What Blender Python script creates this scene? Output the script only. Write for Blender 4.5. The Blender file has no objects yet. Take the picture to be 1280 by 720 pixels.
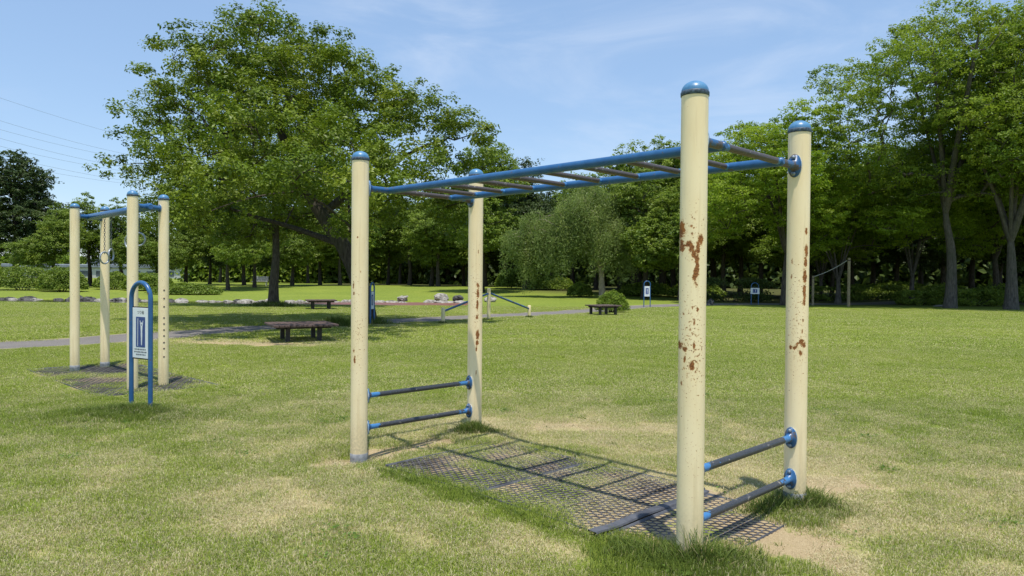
import bpy, math, random
import numpy as np
from math import sin, cos, pi, radians
from mathutils import Vector, Matrix

rng = np.random.default_rng(7)
random.seed(7)
SC = bpy.context.scene
COL = SC.collection

# ------------------------------------------------------------------ noise
def _hash(ix, iy, seed):
    h = (ix.astype(np.int64) * 374761393 + iy.astype(np.int64) * 668265263 + seed * 974711) & 0xffffffff
    h = ((h ^ (h >> 13)) * 1274126177) & 0xffffffff
    return ((h ^ (h >> 16)) & 0xffff) / 65535.0

def vnoise(x, y, seed=0):
    x = np.asarray(x, float); y = np.asarray(y, float)
    ix = np.floor(x); iy = np.floor(y); fx = x - ix; fy = y - iy
    fx = fx * fx * (3 - 2 * fx); fy = fy * fy * (3 - 2 * fy)
    a = _hash(ix, iy, seed); b = _hash(ix + 1, iy, seed); c = _hash(ix, iy + 1, seed); d = _hash(ix + 1, iy + 1, seed)
    return (a * (1 - fx) + b * fx) * (1 - fy) + (c * (1 - fx) + d * fx) * fy

def fbm(x, y, scale, seed=0, octv=4):
    v = 0; a = .5; s = 1 / scale; t = 0
    for o in range(octv):
        v = v + a * vnoise(np.asarray(x) * s + 17.3 * o, np.asarray(y) * s - 9.1 * o, seed + o); t += a; a *= .5; s *= 2.03
    return v / t

def sstep(a, b, x):
    t = np.clip((x - a) / (b - a), 0, 1); return t * t * (3 - 2 * t)

def gauss(x, y, cx, cy, r, r2=None, ang=0):
    dx = x - cx; dy = y - cy; r2 = r2 or r
    u = dx * cos(ang) + dy * sin(ang); v = -dx * sin(ang) + dy * cos(ang)
    return np.exp(-((u / r) ** 2 + (v / r2) ** 2))

# ------------------------------------------------------------------ layout of the main frame
EYE = 1.475
PN = np.array([.940, 3.758]); PR = np.array([1.845, 4.668]); PL = np.array([-1.252, 5.938]); PB = np.array([-.348, 6.847])
DL = (PL - PN) / np.linalg.norm(PL - PN)          # along the ladder
DE = (PR - PN) / np.linalg.norm(PR - PN)          # across the ladder
def frame_pt(e, d): return PN + DE * e + DL * d
RING = [np.array(p) for p in ((-6.66, 11.0), (-6.46, 11.46), (-4.86, 9.25), (-4.68, 9.7))]
RC = sum(RING) / 4
RD = (RING[0] - RING[2]); RD = RD / np.linalg.norm(RD)
RE = np.array([-RD[1], RD[0]]); RE = RE * (1 if RE[1] > 0 else -1)

# pond: band between two banks
def pond_near(x): return 37.6 + .5 * np.sin(x * .21) + .05 * np.clip(x + 20, 0, 40)
def pond_far(x): return 43.0 + .5 * np.sin(x * .17 + 1) + .03 * np.clip(x + 20, 0, 40)
def pond_mask(x, y):
    d = np.minimum(y - pond_near(x), pond_far(x) - y)
    d = np.minimum(d, (-2.6 - x) * .8)
    return d                                        # > 0 inside

PATH = np.array([(-40., 3.0), (-18., 11.2), (-10.6, 14.9), (-7.5, 19.9), (-4.9, 23.2), (-2.4, 26.0), (2.1, 31.2), (5.2, 36.0), (8.0, 40.0), (12., 43.2), (20., 45.2), (34., 47.)])
def path_dist(x, y):
    x = np.asarray(x, float); y = np.asarray(y, float); best = np.full(x.shape, 1e9)
    for a, b in zip(PATHS[:-1], PATHS[1:]):
        ab = b - a; t = np.clip(((x - a[0]) * ab[0] + (y - a[1]) * ab[1]) / (ab @ ab), 0, 1)
        best = np.minimum(best, np.hypot(x - a[0] - ab[0] * t, y - a[1] - ab[1] * t))
    return best
def catmull(P, n=8):
    P = np.asarray(P, float); Q = np.vstack([2 * P[0] - P[1], P, 2 * P[-1] - P[-2]]); out = []
    for i in range(1, len(Q) - 2):
        for k in range(n):
            t = k / n
            out.append(.5 * ((2 * Q[i]) + (-Q[i - 1] + Q[i + 1]) * t + (2 * Q[i - 1] - 5 * Q[i] + 4 * Q[i + 1] - Q[i + 2]) * t ** 2 + (-Q[i - 1] + 3 * Q[i] - 3 * Q[i + 1] + Q[i + 2]) * t ** 3))
    out.append(P[-1]); return np.array(out)
PATHS = catmull(PATH, 6)
PATH_HW = 1.08

def gz(x, y):
    x = np.asarray(x, float); y = np.asarray(y, float)
    z = .02 * (fbm(x, y, 1.6, 3, 3) - .5)
    z = z - .085 * gauss(x, y, PL[0], PL[1], .30) - .04 * gauss(x, y, PL[0] + .45, PL[1] + .5, .4, .25, .8)
    z = z + .03 * gauss(x, y, PN[0], PN[1] - .1, .35) + .05 * gauss(x, y, PB[0], PB[1] - .1, .3) + .03 * gauss(x, y, PR[0], PR[1], .3)
    z = z + .05 * gauss(x, y, -4.0, 7.5, .7, .4)
    z = z + .55 * sstep(44, 78, y) + .25 * gauss(x, y, 28, 48, 5, 3)
    p = pond_mask(x, y)
    z = z - .5 * sstep(-.3, .7, p)
    z = z - .02 * sstep(1.6, .9, path_dist(x, y)) * (y < 60)
    return z
def g1(x, y): return float(gz(np.array([x]), np.array([y]))[0])

# zones of the lawn
def in_mat(x, y):
    e = (x - PN[0]) * DE[0] + (y - PN[1]) * DE[1]; d = (x - PN[0]) * DL[0] + (y - PN[1]) * DL[1]
    return (e > -.05) & (e < 1.22) & (d > -.12) & (d < 2.66)
def in_mat2(x, y):
    e = (x - RC[0]) * RE[0] + (y - RC[1]) * RE[1]; d = (x - RC[0]) * RD[0] + (y - RC[1]) * RD[1]
    return (abs(e) < .8) & (abs(d) < 1.75)
def zones(x, y):
    x = np.asarray(x, float); y = np.asarray(y, float)
    n1 = fbm(x, y, 1.5, 11, 5); n2 = fbm(x, y, .28, 21, 4); n3 = fbm(x, y, 6., 31, 3)
    near = sstep(13, 5.5, y) * sstep(-6.5, -2.0, x + .15 * y)
    dry = .40 + .22 * (n1 - .5) + 1.0 * (n2 - .5) + .10 * (n3 - .5)
    dry = dry * (.46 + .56 * near)
    dry = dry + .48 * gauss(x, y, .6, 7.1, 1.7, .75) + .36 * gauss(x, y, 2.4, 5.3, 1.3, 1.1) + .22 * gauss(x, y, -1.2, 4.6, 1.1, .5) + .10 * gauss(x, y, -.9, 4.9, 1.0, .6) + .22 * gauss(x, y, 2.2, 4.0, 1.0, .8)
    dry = dry - .3 * gauss(x, y, -4, 7.5, .9, .45) - .35 * gauss(x, y, PN[0], PN[1] - .1, .45) - .3 * gauss(x, y, PR[0], PR[1] - .05, .4)
    e = (x - PN[0]) * DE[0] + (y - PN[1]) * DE[1]; d = (x - PN[0]) * DL[0] + (y - PN[1]) * DL[1]
    dry = dry - .5 * np.exp(-((e + .12) / .08) ** 2) * sstep(-.2, .1, d) * sstep(3.0, 2.5, d)
    dry = dry + .6 * gauss(x, y, -6.2, 16.0, 2.6, .7, -.1)
    bare = .52 * gauss(x, y, 1.72, 3.95, .6, .4, .3) + .95 * gauss(x, y, PL[0] + .42, PL[1] + .42, .42, .22, .75) + .5 * gauss(x, y, 2.35, 5.1, .5, .25) + .62 * gauss(x, y, .6, 7.15, 1.1, .32) + .5 * gauss(x, y, 2.3, 5.3, .5, .35) + .45 * gauss(x, y, 2.0, 4.3, .5, .3) + .4 * gauss(x, y, -1.7, 5.6, .4, .2)
    bare = bare + .5 * gauss(x, y, PL[0] + .5, PL[1] + .38, .4, .18, .6) + .6 * gauss(x, y, PL[0] - .1, PL[1] + .05, .22) + 1.0 * gauss(x, y, -5.9, 15.6, 2.4, .6, -.08) + .4 * gauss(x, y, -4.4, 21.5, 2.4, 1.8)
    bare = bare + .5 * (in_mat(x, y)) + .35 * in_mat2(x, y)
    bare = bare + (n2 - .5) * 1.8 * np.clip(.25 + 2.2 * bare, 0, 1)
    lush = gauss(x, y, -4, 7.5, .8, .4) + gauss(x, y, PN[0], PN[1] - .12, .4) + gauss(x, y, PR[0], PR[1], .35) + gauss(x, y, PB[0] + .02, PB[1] - .12, .2)
    lush = lush + .4 * np.exp(-((e + .12) / .05) ** 2) * sstep(-.2, .1, d) * sstep(2.9, 2.4, d)
    return np.clip(dry, 0, 1), np.clip(bare, 0, 1), np.clip(lush, 0, 1)

# ------------------------------------------------------------------ mesh helpers
class MB:
    def __init__(s): s.v = []; s.f = []; s.sm = []; s.n = 0
    def add(s, verts, faces, smooth=True):
        verts = np.asarray(verts, float); s.v.append(verts)
        for f in faces: s.f.append(tuple(int(i) + s.n for i in f)); s.sm.append(smooth)
        s.n += len(verts)
    def box(s, c, d, rot=None, bev=0.0):
        x, y, z = [k / 2 for k in d]
        if bev > 0:
            b = min(bev, x * .8, y * .8, z * .8); P = []; idx = {}
            for sx in (-1, 1):
                for sy in (-1, 1):
                    for sz in (-1, 1):
                        for ax in range(3):
                            q = [sx * (x - b), sy * (y - b), sz * (z - b)]; q[ax] = (sx * x, sy * y, sz * z)[ax]
                            idx[(sx, sy, sz, ax)] = len(P); P.append(q)
            F = []
            S = (-1, 1)
            for ax in range(3):
                o = [k for k in range(3) if k != ax]
                for sg in S:
                    def key(a, b_): k = [0, 0, 0]; k[ax] = sg; k[o[0]] = a; k[o[1]] = b_; return idx[(k[0], k[1], k[2], ax)]
                    q = [key(-1, -1), key(1, -1), key(1, 1), key(-1, 1)]
                    F.append(q if sg * (1 if ax != 1 else -1) > 0 else q[::-1])
                for a in S:
                    for b_ in S:
                        k1 = [0, 0, 0]; k1[o[0]] = a; k1[o[1]] = b_
                        k2 = list(k1); k1[ax] = -1; k2[ax] = 1
                        F.append([idx[(*k1, o[0])], idx[(*k2, o[0])], idx[(*k2, o[1])], idx[(*k1, o[1])]])
            for sx in S:
                for sy in S:
                    for sz in S: F.append([idx[(sx, sy, sz, k)] for k in range(3)])
            P = np.array(P)
        else:
            P = np.array([(i * x, j * y, k * z) for i in (-1, 1) for j in (-1, 1) for k in (-1, 1)])
            F = [(0, 1, 3, 2), (4, 6, 7, 5), (0, 4, 5, 1), (2, 3, 7, 6), (0, 2, 6, 4), (1, 5, 7, 3)]
        if rot is not None: P = P @ np.array(rot).T
        s.add(P + np.array(c), F, False)
    def tube(s, pts, r, sides=12, caps=True, ell=None):
        P = np.asarray(pts, float); n = len(P); r = np.broadcast_to(np.asarray(r, float), (n,))
        T = np.gradient(P, axis=0); T /= np.linalg.norm(T, axis=1)[:, None] + 1e-12
        a = np.array([0, 0, 1.]) if abs(T[0][2]) < .9 else np.array([1., 0, 0])
        N = np.cross(T[0], a); N /= np.linalg.norm(N); rings = []
        for i in range(n):
            N = N - T[i] * (N @ T[i]); N /= np.linalg.norm(N) + 1e-12; B = np.cross(T[i], N)
            ang = np.arange(sides) * 2 * pi / sides
            rings.append(P[i] + r[i] * (np.cos(ang)[:, None] * N + np.sin(ang)[:, None] * B))
        V = np.vstack(rings); F = []
        for i in range(n - 1):
            for k in range(sides):
                k2 = (k + 1) % sides; F.append((i * sides + k, i * sides + k2, (i + 1) * sides + k2, (i + 1) * sides + k))
        s.add(V, F, True)
        if caps:
            s.add(rings[0], [tuple(range(sides))[::-1]], False); s.add(rings[-1], [tuple(range(sides))], False)
    def lathe(s, prof, c=(0, 0, 0), sides=32, axis=None, smooth=True):
        prof = np.asarray(prof, float); ang = np.arange(sides) * 2 * pi / sides; V = []
        for r, z in prof: V.append(np.c_[r * np.cos(ang), r * np.sin(ang), np.full(sides, z)])
        V = np.vstack(V); F = []
        for i in range(len(prof) - 1):
            for k in range(sides):
                k2 = (k + 1) % sides; F.append((i * sides + k, i * sides + k2, (i + 1) * sides + k2, (i + 1) * sides + k))
        if axis is not None:
            q = Vector((0, 0, 1)).rotation_difference(Vector(axis)); M = np.array(q.to_matrix()); V = V @ M.T
        s.add(V + np.array(c), F, smooth)
    def build(s, name, mat, parent=None, loc=None):
        me = bpy.data.meshes.new(name); V = np.vstack(s.v); me.from_pydata(V.tolist(), [], s.f)
        me.polygons.foreach_set('use_smooth', np.array(s.sm, bool)); me.materials.append(mat); me.update()
        o = bpy.data.objects.new(name, me); COL.objects.link(o)
        if parent is not None: o.parent = parent
        if loc is not None: o.location = loc
        return o

def np_mesh(name, V, F, mat, attrs=None, smooth=False, parent=None):
    V = np.ascontiguousarray(V, np.float32); F = np.ascontiguousarray(F, np.int32); k = F.shape[1]
    me = bpy.data.meshes.new(name); me.vertices.add(len(V)); me.vertices.foreach_set('co', V.ravel())
    me.loops.add(F.size); me.loops.foreach_set('vertex_index', F.ravel()); me.polygons.add(len(F))
    me.polygons.foreach_set('loop_start', np.arange(0, F.size, k, dtype=np.int32))
    me.polygons.foreach_set('use_smooth', np.full(len(F), smooth, bool))
    for an, av in (attrs or {}).items():
        at = me.attributes.new(an, 'FLOAT', 'POINT'); at.data.foreach_set('value', np.ascontiguousarray(av, np.float32))
    me.materials.append(mat); me.update(calc_edges=True); me.validate()
    o = bpy.data.objects.new(name, me); COL.objects.link(o)
    if parent is not None: o.parent = parent
    return o

def thing(name, label, cat, loc=(0, 0, 0), rz=0, group=None):
    o = bpy.data.objects.new(name, None); COL.objects.link(o); o.location = loc; o.rotation_euler = (0, 0, rz); o.empty_display_size = .2
    tag(o, label, cat, group); return o
def tag(o, label=None, cat=None, group=None, kind=None):
    if label: o['label'] = label
    if cat: o['category'] = cat
    if group: o['group'] = group
    if kind: o['kind'] = kind
    return o
def dup(root, loc, rz, scale=None, label=None, group=None):
    r = root.copy(); COL.objects.link(r); r.location = loc; r.rotation_euler = (0, 0, rz)
    if scale is not None: r.scale = scale
    if label: r['label'] = label
    if group: r['group'] = group
    for ch in list(root.children):
        c = ch.copy(); COL.objects.link(c); c.parent = r
        for g in list(ch.children):
            d = g.copy(); COL.objects.link(d); d.parent = c
    return r

# ------------------------------------------------------------------ node helpers
class NT:
    def __init__(s, name):
        s.m = bpy.data.materials.new(name); s.m.use_nodes = True; s.t = s.m.node_tree; s.t.nodes.clear()
        s.out = s.n('ShaderNodeOutputMaterial')
    def n(s, typ, **kw):
        nd = s.t.nodes.new(typ)
        for k, v in kw.items():
            if hasattr(nd, k) and not k.startswith('i_'): setattr(nd, k, v)
        return nd
    def l(s, a, b): s.t.links.new(a, b)
    def put(s, sock, v):
        if isinstance(v, bpy.types.NodeSocket): s.l(v, sock)
        else:
            if isinstance(v, (tuple, list)) and len(v) == 3 and sock.type == 'RGBA': v = (*v, 1)
            sock.default_value = v
    def math(s, op, a, b=0.0, c=0.0, clamp=False):
        nd = s.n('ShaderNodeMath', operation=op); nd.use_clamp = clamp
        for i, v in enumerate((a, b, c)):
            if i < len(nd.inputs): s.put(nd.inputs[i], v)
        return nd.outputs[0]
    def mix(s, f, a, b, mode='MIX'):
        nd = s.n('ShaderNodeMix', data_type='RGBA', blend_type=mode); s.put(nd.inputs[0], f); s.put(nd.inputs[6], a); s.put(nd.inputs[7], b); return nd.outputs[2]
    def noise(s, vec, scale, detail=4, rough=.55, dist=0.0, out=0):
        nd = s.n('ShaderNodeTexNoise'); nd.inputs['Scale'].default_value = scale; nd.inputs['Detail'].default_value = detail
        nd.inputs['Roughness'].default_value = rough; nd.inputs['Distortion'].default_value = dist
        if vec is not None: s.l(vec, nd.inputs['Vector'])
        return nd.outputs[out]
    def ramp(s, f, lo, hi, a=0.0, b=1.0):
        nd = s.n('ShaderNodeMapRange'); nd.interpolation_type = 'SMOOTHSTEP'; s.put(nd.inputs[0], f)
        for i, v in ((1, lo), (2, hi), (3, a), (4, b)): s.put(nd.inputs[i], v)
        return nd.outputs[0]
    def attr(s, name, typ='GEOMETRY', out='Fac'):
        nd = s.n('ShaderNodeAttribute'); nd.attribute_name = name; nd.attribute_type = typ; return nd.outputs[out]
    def pos(s): return s.n('ShaderNodeNewGeometry').outputs['Position']
    def obj(s): return s.n('ShaderNodeTexCoord').outputs['Object']
    def mapping(s, vec, scale=(1, 1, 1)):
        nd = s.n('ShaderNodeMapping'); s.l(vec, nd.inputs[0]); nd.inputs['Scale'].default_value = scale; return nd.outputs[0]
    def bump(s, h, strength=.3, dist=.01):
        nd = s.n('ShaderNodeBump'); s.put(nd.inputs['Height'], h); nd.inputs['Strength'].default_value = strength; nd.inputs['Distance'].default_value = dist; return nd.outputs[0]
    def bsdf(s, color, rough=.6, metal=0.0, spec=.5, normal=None, coat=0.0):
        b = s.n('ShaderNodeBsdfPrincipled'); s.put(b.inputs['Base Color'], color); s.put(b.inputs['Roughness'], rough); s.put(b.inputs['Metallic'], metal)
        b.inputs['Specular IOR Level'].default_value = spec; b.inputs['Coat Weight'].default_value = coat
        if normal is not None: s.l(normal, b.inputs['Normal'])
        s.l(b.outputs[0], s.out.inputs[0]); return b
def vary(name, c1, c2, scale=8, rough=.6, metal=0., spec=.4, bump=.15, bdist=.004, space='obj', detail=5, lo=.35, hi=.65):
    t = NT(name); v = t.obj() if space == 'obj' else t.pos()
    n = t.noise(v, scale, detail); f = t.ramp(n, lo, hi); n2 = t.noise(v, scale * 9, 3)
    t.bsdf(t.mix(f, c1, c2), t.ramp(n2, .3, .7, rough - .08, rough + .08), metal, spec, t.bump(n2, bump, bdist)); return t.m

# cream paint with rust chips (vertex attribute gives where, noise gives the outline)
def mat_cream():
    t = NT('cream_paint'); v = t.obj(); r = t.attr('rust')
    n = t.noise(v, 55, 6, .65); nb = t.noise(v, 130, 4, .6)
    s = t.math('ADD', r, t.math('MULTIPLY', t.math('SUBTRACT', n, .5), 1.5)); s = t.math('ADD', s, t.math('MULTIPLY', t.math('SUBTRACT', nb, .5), .6))
    sp = t.attr('speck'); s = t.math('MAXIMUM', s, t.math('ADD', t.math('MULTIPLY', t.math('SUBTRACT', t.noise(v, 95, 3, .5), .5), 2.6), sp)); mask = t.ramp(s, .60, .66); halo = t.ramp(s, .34, .62)
    dirt = t.ramp(t.noise(t.mapping(v, (3, 3, .7)), 3, 5), .3, .75); z = t.n('ShaderNodeSeparateXYZ'); t.l(v, z.inputs[0])
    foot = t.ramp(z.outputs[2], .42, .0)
    streak = t.ramp(t.noise(t.mapping(v, (30, 30, 1.2)), 1.5, 4), .52, .75)
    c = t.mix(dirt, (.98, .815, .525), (.91, .725, .43))
    c = t.mix(t.math('MULTIPLY', streak, .38), c, (.58, .44, .24))
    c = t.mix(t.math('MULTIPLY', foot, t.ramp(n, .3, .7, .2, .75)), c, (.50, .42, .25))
    c = t.mix(t.math('MULTIPLY', halo, .6), c, (.62, .36, .13))
    rust = t.mix(t.ramp(nb, .35, .65), (.15, .050, .016), (.38, .155, .045))
    rust = t.mix(t.ramp(t.noise(v, 9, 3), .55, .7), rust, (.36, .13, .03))
    col = t.mix(mask, c, rust)
    hgt = t.math('SUBTRACT', t.math('MULTIPLY', nb, .10), t.math('MULTIPLY', mask, .8))
    t.bsdf(col, t.ramp(mask, 0, 1, .42, .9), 0, .4, t.bump(hgt, .55, .004)); return t.m
def mat_blue(name='blue_paint', wear=.0, dull=0.):
    t = NT(name); v = t.obj(); n = t.noise(v, 14, 6, .6); n2 = t.noise(v, 90, 4)
    base = t.mix(t.ramp(n, .3, .7), (.020, .092, .24), (.028, .12, .295))
    base = t.mix(t.ramp(t.noise(v, 4, 4), .45, .8), base, (.045, .15, .32))
    w = t.ramp(t.math('ADD', n, t.math('MULTIPLY', n2, .25)), .74 - wear, .79 - wear)
    metal = t.mix(t.ramp(n2, .3, .7), (.055, .047, .045), (.12, .10, .095))
    t.bsdf(t.mix(w, base, metal), t.ramp(w, 0, 1, .33, .5), 0, .5, t.bump(t.math('SUBTRACT', t.math('MULTIPLY', n2, .15), t.math('MULTIPLY', w, .5)), .3, .003)); return t.m
def mat_worn_bar(name, c_metal1, c_metal2, blue=.42):
    # bare gripped steel in the middle, flaking blue paint towards the ends (attribute 'endness')
    t = NT(name); v = t.obj(); e = t.attr('endness'); n = t.noise(v, 22, 6, .65); n2 = t.noise(v, 120, 4)
    s = t.math('ADD', t.math('MULTIPLY', e, .8), t.math('MULTIPLY', n, 1.0)); w = t.ramp(s, 1.0 - blue * .5, 1.06 - blue * .5)
    m = t.mix(t.ramp(n2, .3, .7), c_metal1, c_metal2)
    m = t.mix(t.ramp(t.noise(v, 30, 3), .62, .72), m, (.26, .24, .22))
    b = t.mix(n2, (.035, .14, .34), (.06, .22, .48))
    t.bsdf(t.mix(w, m, b), t.ramp(w, 0, 1, .42, .4), 0, .5, t.bump(n2, .3, .002)); return t.m

M = {}
M['cream'] = mat_cream()
M['cream_far'] = vary('cream_paint_plain', (.80, .68, .38), (.72, .59, .32), 5, .45)
M['blue'] = mat_blue('blue_paint', -.03)
M['cap'] = vary('blue_cap', (.05, .165, .34), (.09, .24, .43), 16, .36, spec=.5)
M['blue_worn'] = mat_blue('blue_paint_worn', .10)
M['bar'] = mat_worn_bar('worn_side_bar', (.026, .029, .036), (.06, .063, .07))
M['rung'] = mat_worn_bar('worn_rung', (.055, .042, .038), (.09, .072, .066), .18)
M['sleeve'] = vary('grey_sleeve', (.33, .34, .36), (.22, .23, .25), 25, .7, bump=.5)
M['band'] = vary('dark_band', (.035, .045, .06), (.09, .13, .19), 60, .5)
M['whiteworn'] = vary('chalky_primer', (.68, .72, .75), (.25, .42, .6), 40, .6)
M['bolt'] = vary('bolt_steel', (.10, .16, .24), (.3, .33, .36), 60, .4, .4)
M['rubber'] = vary('mat_rubber', (.05, .046, .048), (.115, .107, .108), 12, .85, 0, .3, .5, .003, 'pos')
M['strip'] = vary('strip_rubber', (.05, .053, .065), (.095, .10, .115), 9, .7, 0, .4, .4, .003, 'pos')
M['chain'] = vary('chain_steel', (.22, .225, .235), (.13, .13, .14), 60, .45, .6)
M['ringm'] = vary('ring_handle', (.42, .45, .47), (.22, .25, .28), 40, .4, .4)
M['panel'] = vary('sign_panel', (.80, .83, .84), (.72, .75, .77), 6, .4, bump=.05)
M['navy'] = vary('sign_navy', (.025, .055, .22), (.04, .08, .27), 20, .4, bump=.03)
M['ink'] = vary('sign_ink', (.03, .04, .07), (.06, .07, .1), 30, .5, bump=.02)
M['deck'] = vary('bench_boards', (.075, .048, .042), (.135, .09, .078), 14, .7, bump=.4)
M['darksteel'] = vary('bench_steel', (.018, .017, .016), (.04, .035, .032), 20, .5)
M['rock'] = vary('pond_rock', (.24, .22, .19), (.52, .49, .44), 3.2, .9, bump=.9, bdist=.05)
M['rock_dark'] = vary('pond_rock_dark', (.055, .053, .05), (.15, .145, .14), 3.2, .9, bump=.9, bdist=.05)
M['concrete'] = vary('pale_concrete', (.5, .5, .49), (.4, .4, .39), 3, .8)
M['roofm'] = vary('grey_roof', (.22, .25, .3), (.16, .18, .22), 2, .6)
M['glassd'] = vary('dark_window', (.05, .06, .08), (.09, .11, .13), 2, .2)
M['pylon'] = vary('galvanised', (.42, .50, .60), (.38, .46, .56), 2, .7, 0)
M['wire'] = vary('wire', (.28, .33, .42), (.24, .29, .38), 2, .6)
M['stone'] = vary('flat_stone', (.36, .34, .30), (.26, .25, .22), 5, .9, bump=.6, bdist=.02)
M['woodpost'] = vary('weathered_post', (.32, .26, .16), (.22, .17, .10), 12, .85, bump=.5)
M['rope'] = vary('white_rope', (.6, .6, .58), (.45, .45, .43), 30, .8)

def mat_bark(name, c1, c2, moss=None):
    t = NT(name); v = t.obj(); n = t.noise(t.mapping(v, (6, 6, 1.3)), 3, 7, .65, .4); n2 = t.noise(v, 1.2, 4)
    c = t.mix(t.ramp(n, .32, .68), c1, c2)
    if moss: c = t.mix(t.math('MULTIPLY', t.ramp(n2, .45, .7), .5), c, moss)
    t.bsdf(c, .9, 0, .2, t.bump(n, .9, .05)); return t.m
M['bark'] = mat_bark('bark_brown', (.038, .030, .024), (.105, .088, .07), (.06, .065, .04))
M['bark_grey'] = mat_bark('bark_grey', (.055, .048, .042), (.145, .128, .11), (.065, .07, .045))
M['bark_pale'] = mat_bark('bark_pale', (.20, .165, .125), (.40, .34, .27))

def mat_leaf(name, dark, light, yellow, trans=.32):
    t = NT(name); a = t.attr('tint'); h = t.attr('lump')
    c = t.mix(t.ramp(a, 0, 1), dark, light); c = t.mix(t.math('MULTIPLY', h, .6), c, yellow)
    d = t.n('ShaderNodeBsdfPrincipled'); t.l(c, d.inputs['Base Color']); d.inputs['Roughness'].default_value = .42; d.inputs['Specular IOR Level'].default_value = .2
    tr = t.n('ShaderNodeBsdfTranslucent'); t.l(t.mix(.5, c, t.mix(1.0, c, (1.5, 1.7, .5), 'MULTIPLY')), tr.inputs[0])
    mx = t.n('ShaderNodeMixShader'); mx.inputs[0].default_value = trans; t.l(d.outputs[0], mx.inputs[1]); t.l(tr.outputs[0], mx.inputs[2]); t.l(mx.outputs[0], t.out.inputs[0]); return t.m
M['leaf_main'] = mat_leaf('leaf_main', (.058, .10, .010), (.178, .25, .026), (.28, .325, .038), .27)
M['leaf_zelk'] = mat_leaf('leaf_zelkova', (.085, .145, .018), (.235, .32, .043), (.33, .385, .055), .40)
M['leaf_maple'] = mat_leaf('leaf_maple', (.105, .175, .016), (.27, .37, .036), (.37, .43, .05), .44)
M['leaf_wood'] = mat_leaf('leaf_wood', (.09, .145, .022), (.22, .30, .046), (.30, .36, .056), .38)
M['leaf_dark'] = mat_leaf('leaf_dark', (.028, .052, .018), (.07, .105, .032), (.105, .14, .04), .2)
M['leaf_willow'] = mat_leaf('leaf_willow', (.135, .195, .055), (.26, .33, .10), (.33, .38, .12), .34)
M['leaf_hedge'] = mat_leaf('leaf_hedge', (.085, .14, .02), (.20, .27, .042), (.28, .34, .055))
M['leaf_shrub'] = mat_leaf('leaf_shrub', (.085, .15, .016), (.19, .27, .028), (.27, .33, .04))
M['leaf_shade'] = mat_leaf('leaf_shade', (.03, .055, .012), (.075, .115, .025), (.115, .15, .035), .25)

# ------------------------------------------------------------------ ground
C_GREEN1 = (.15, .21, .028); C_GREEN2 = (.265, .322, .055); C_STRAW = (.40, .325, .150); C_SOIL = (.40, .285, .155)
def mat_ground():
    t = NT('lawn_ground'); p = t.pos(); dry = t.attr('dry'); bare = t.attr('bare')
    nf = t.noise(p, 45, 6, .7); nm = t.noise(p, 6, 5, .6); nl = t.noise(p, .22, 4, .55); ns = t.noise(t.mapping(p, (1, 1, 1)), 160, 3, .6)
    d = t.math('ADD', dry, t.math('MULTIPLY', t.math('SUBTRACT', nf, .5), 1.1)); d = t.math('ADD', d, t.math('MULTIPLY', t.math('SUBTRACT', nm, .5), .5))
    g = t.mix(t.ramp(nm, .3, .7), C_GREEN1, C_GREEN2); g = t.mix(t.ramp(nl, .35, .7, 0, .5), g, (.29, .345, .05))
    g = t.mix(t.ramp(ns, .35, .65, .45, 0), g, (.035, .05, .012))
    straw = t.mix(ns, (.38, .32, .15), (.56, .48, .25))
    c = t.mix(t.ramp(d, .30, .75), g, straw)
    b = t.math('ADD', bare, t.math('MULTIPLY', t.math('SUBTRACT', nf, .5), .7))
    soil = t.mix(nf, (.31, .225, .12), (.56, .44, .265))
    soil = t.mix(t.ramp(t.noise(p, 210, 2, .5), .60, .68), soil, (.66, .56, .36)); soil = t.mix(t.ramp(t.noise(p, 120, 2, .5), .62, .68), soil, (.17, .115, .06)); c = t.mix(t.ramp(b, .42, .66), c, soil)
    z = t.n('ShaderNodeSeparateXYZ'); t.l(p, z.inputs[0])
    c = t.mix(t.ramp(z.outputs[2], -.06, -.22), c, (.10, .075, .05))
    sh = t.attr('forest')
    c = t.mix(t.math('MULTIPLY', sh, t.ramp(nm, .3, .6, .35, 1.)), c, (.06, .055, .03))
    t.bsdf(c, .95, 0, .1, t.bump(t.math('ADD', nf, t.math('MULTIPLY', ns, .5)), .8, .02)); return t.m
def graded(lo, hi, segs):
    out = [lo]
    for end, step in segs:
        n = max(1, int(round((end - out[-1]) / step))); out += list(np.linspace(out[-1], end, n + 1)[1:])
    return np.array(out)
xs = graded(-1500, 1500, [(-300, 200), (-80, 22), (-32, 2.), (-12, .5), (-7, .2), (4.5, .06), (8, .2), (40, 1.), (80, 4), (300, 22), (1500, 200)])
ys = graded(-300, 2500, [(-20, 60), (0, 4), (2.6, .3), (10, .06), (16, .14), (26, .3), (48, .4), (80, 1.5), (140, 6), (400, 30), (2500, 260)])
X, Y = np.meshgrid(xs, ys); X = X.ravel(); Y = Y.ravel(); Zg = gz(X, Y)
nx, ny = len(xs), len(ys); ii = (np.arange(ny - 1)[:, None] * nx + np.arange(nx - 1)[None, :]).ravel()
Fg = np.stack([ii, ii + 1, ii + nx + 1, ii + nx], 1)
dryv, barev, _ = zones(X, Y)
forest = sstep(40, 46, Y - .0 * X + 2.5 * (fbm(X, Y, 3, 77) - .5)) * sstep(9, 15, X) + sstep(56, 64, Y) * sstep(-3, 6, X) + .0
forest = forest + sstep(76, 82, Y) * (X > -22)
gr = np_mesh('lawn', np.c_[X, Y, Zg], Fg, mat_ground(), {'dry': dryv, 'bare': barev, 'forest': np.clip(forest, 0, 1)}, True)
tag(gr, 'mown park lawn with dry straw coloured patches', 'lawn', kind='structure')

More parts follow.
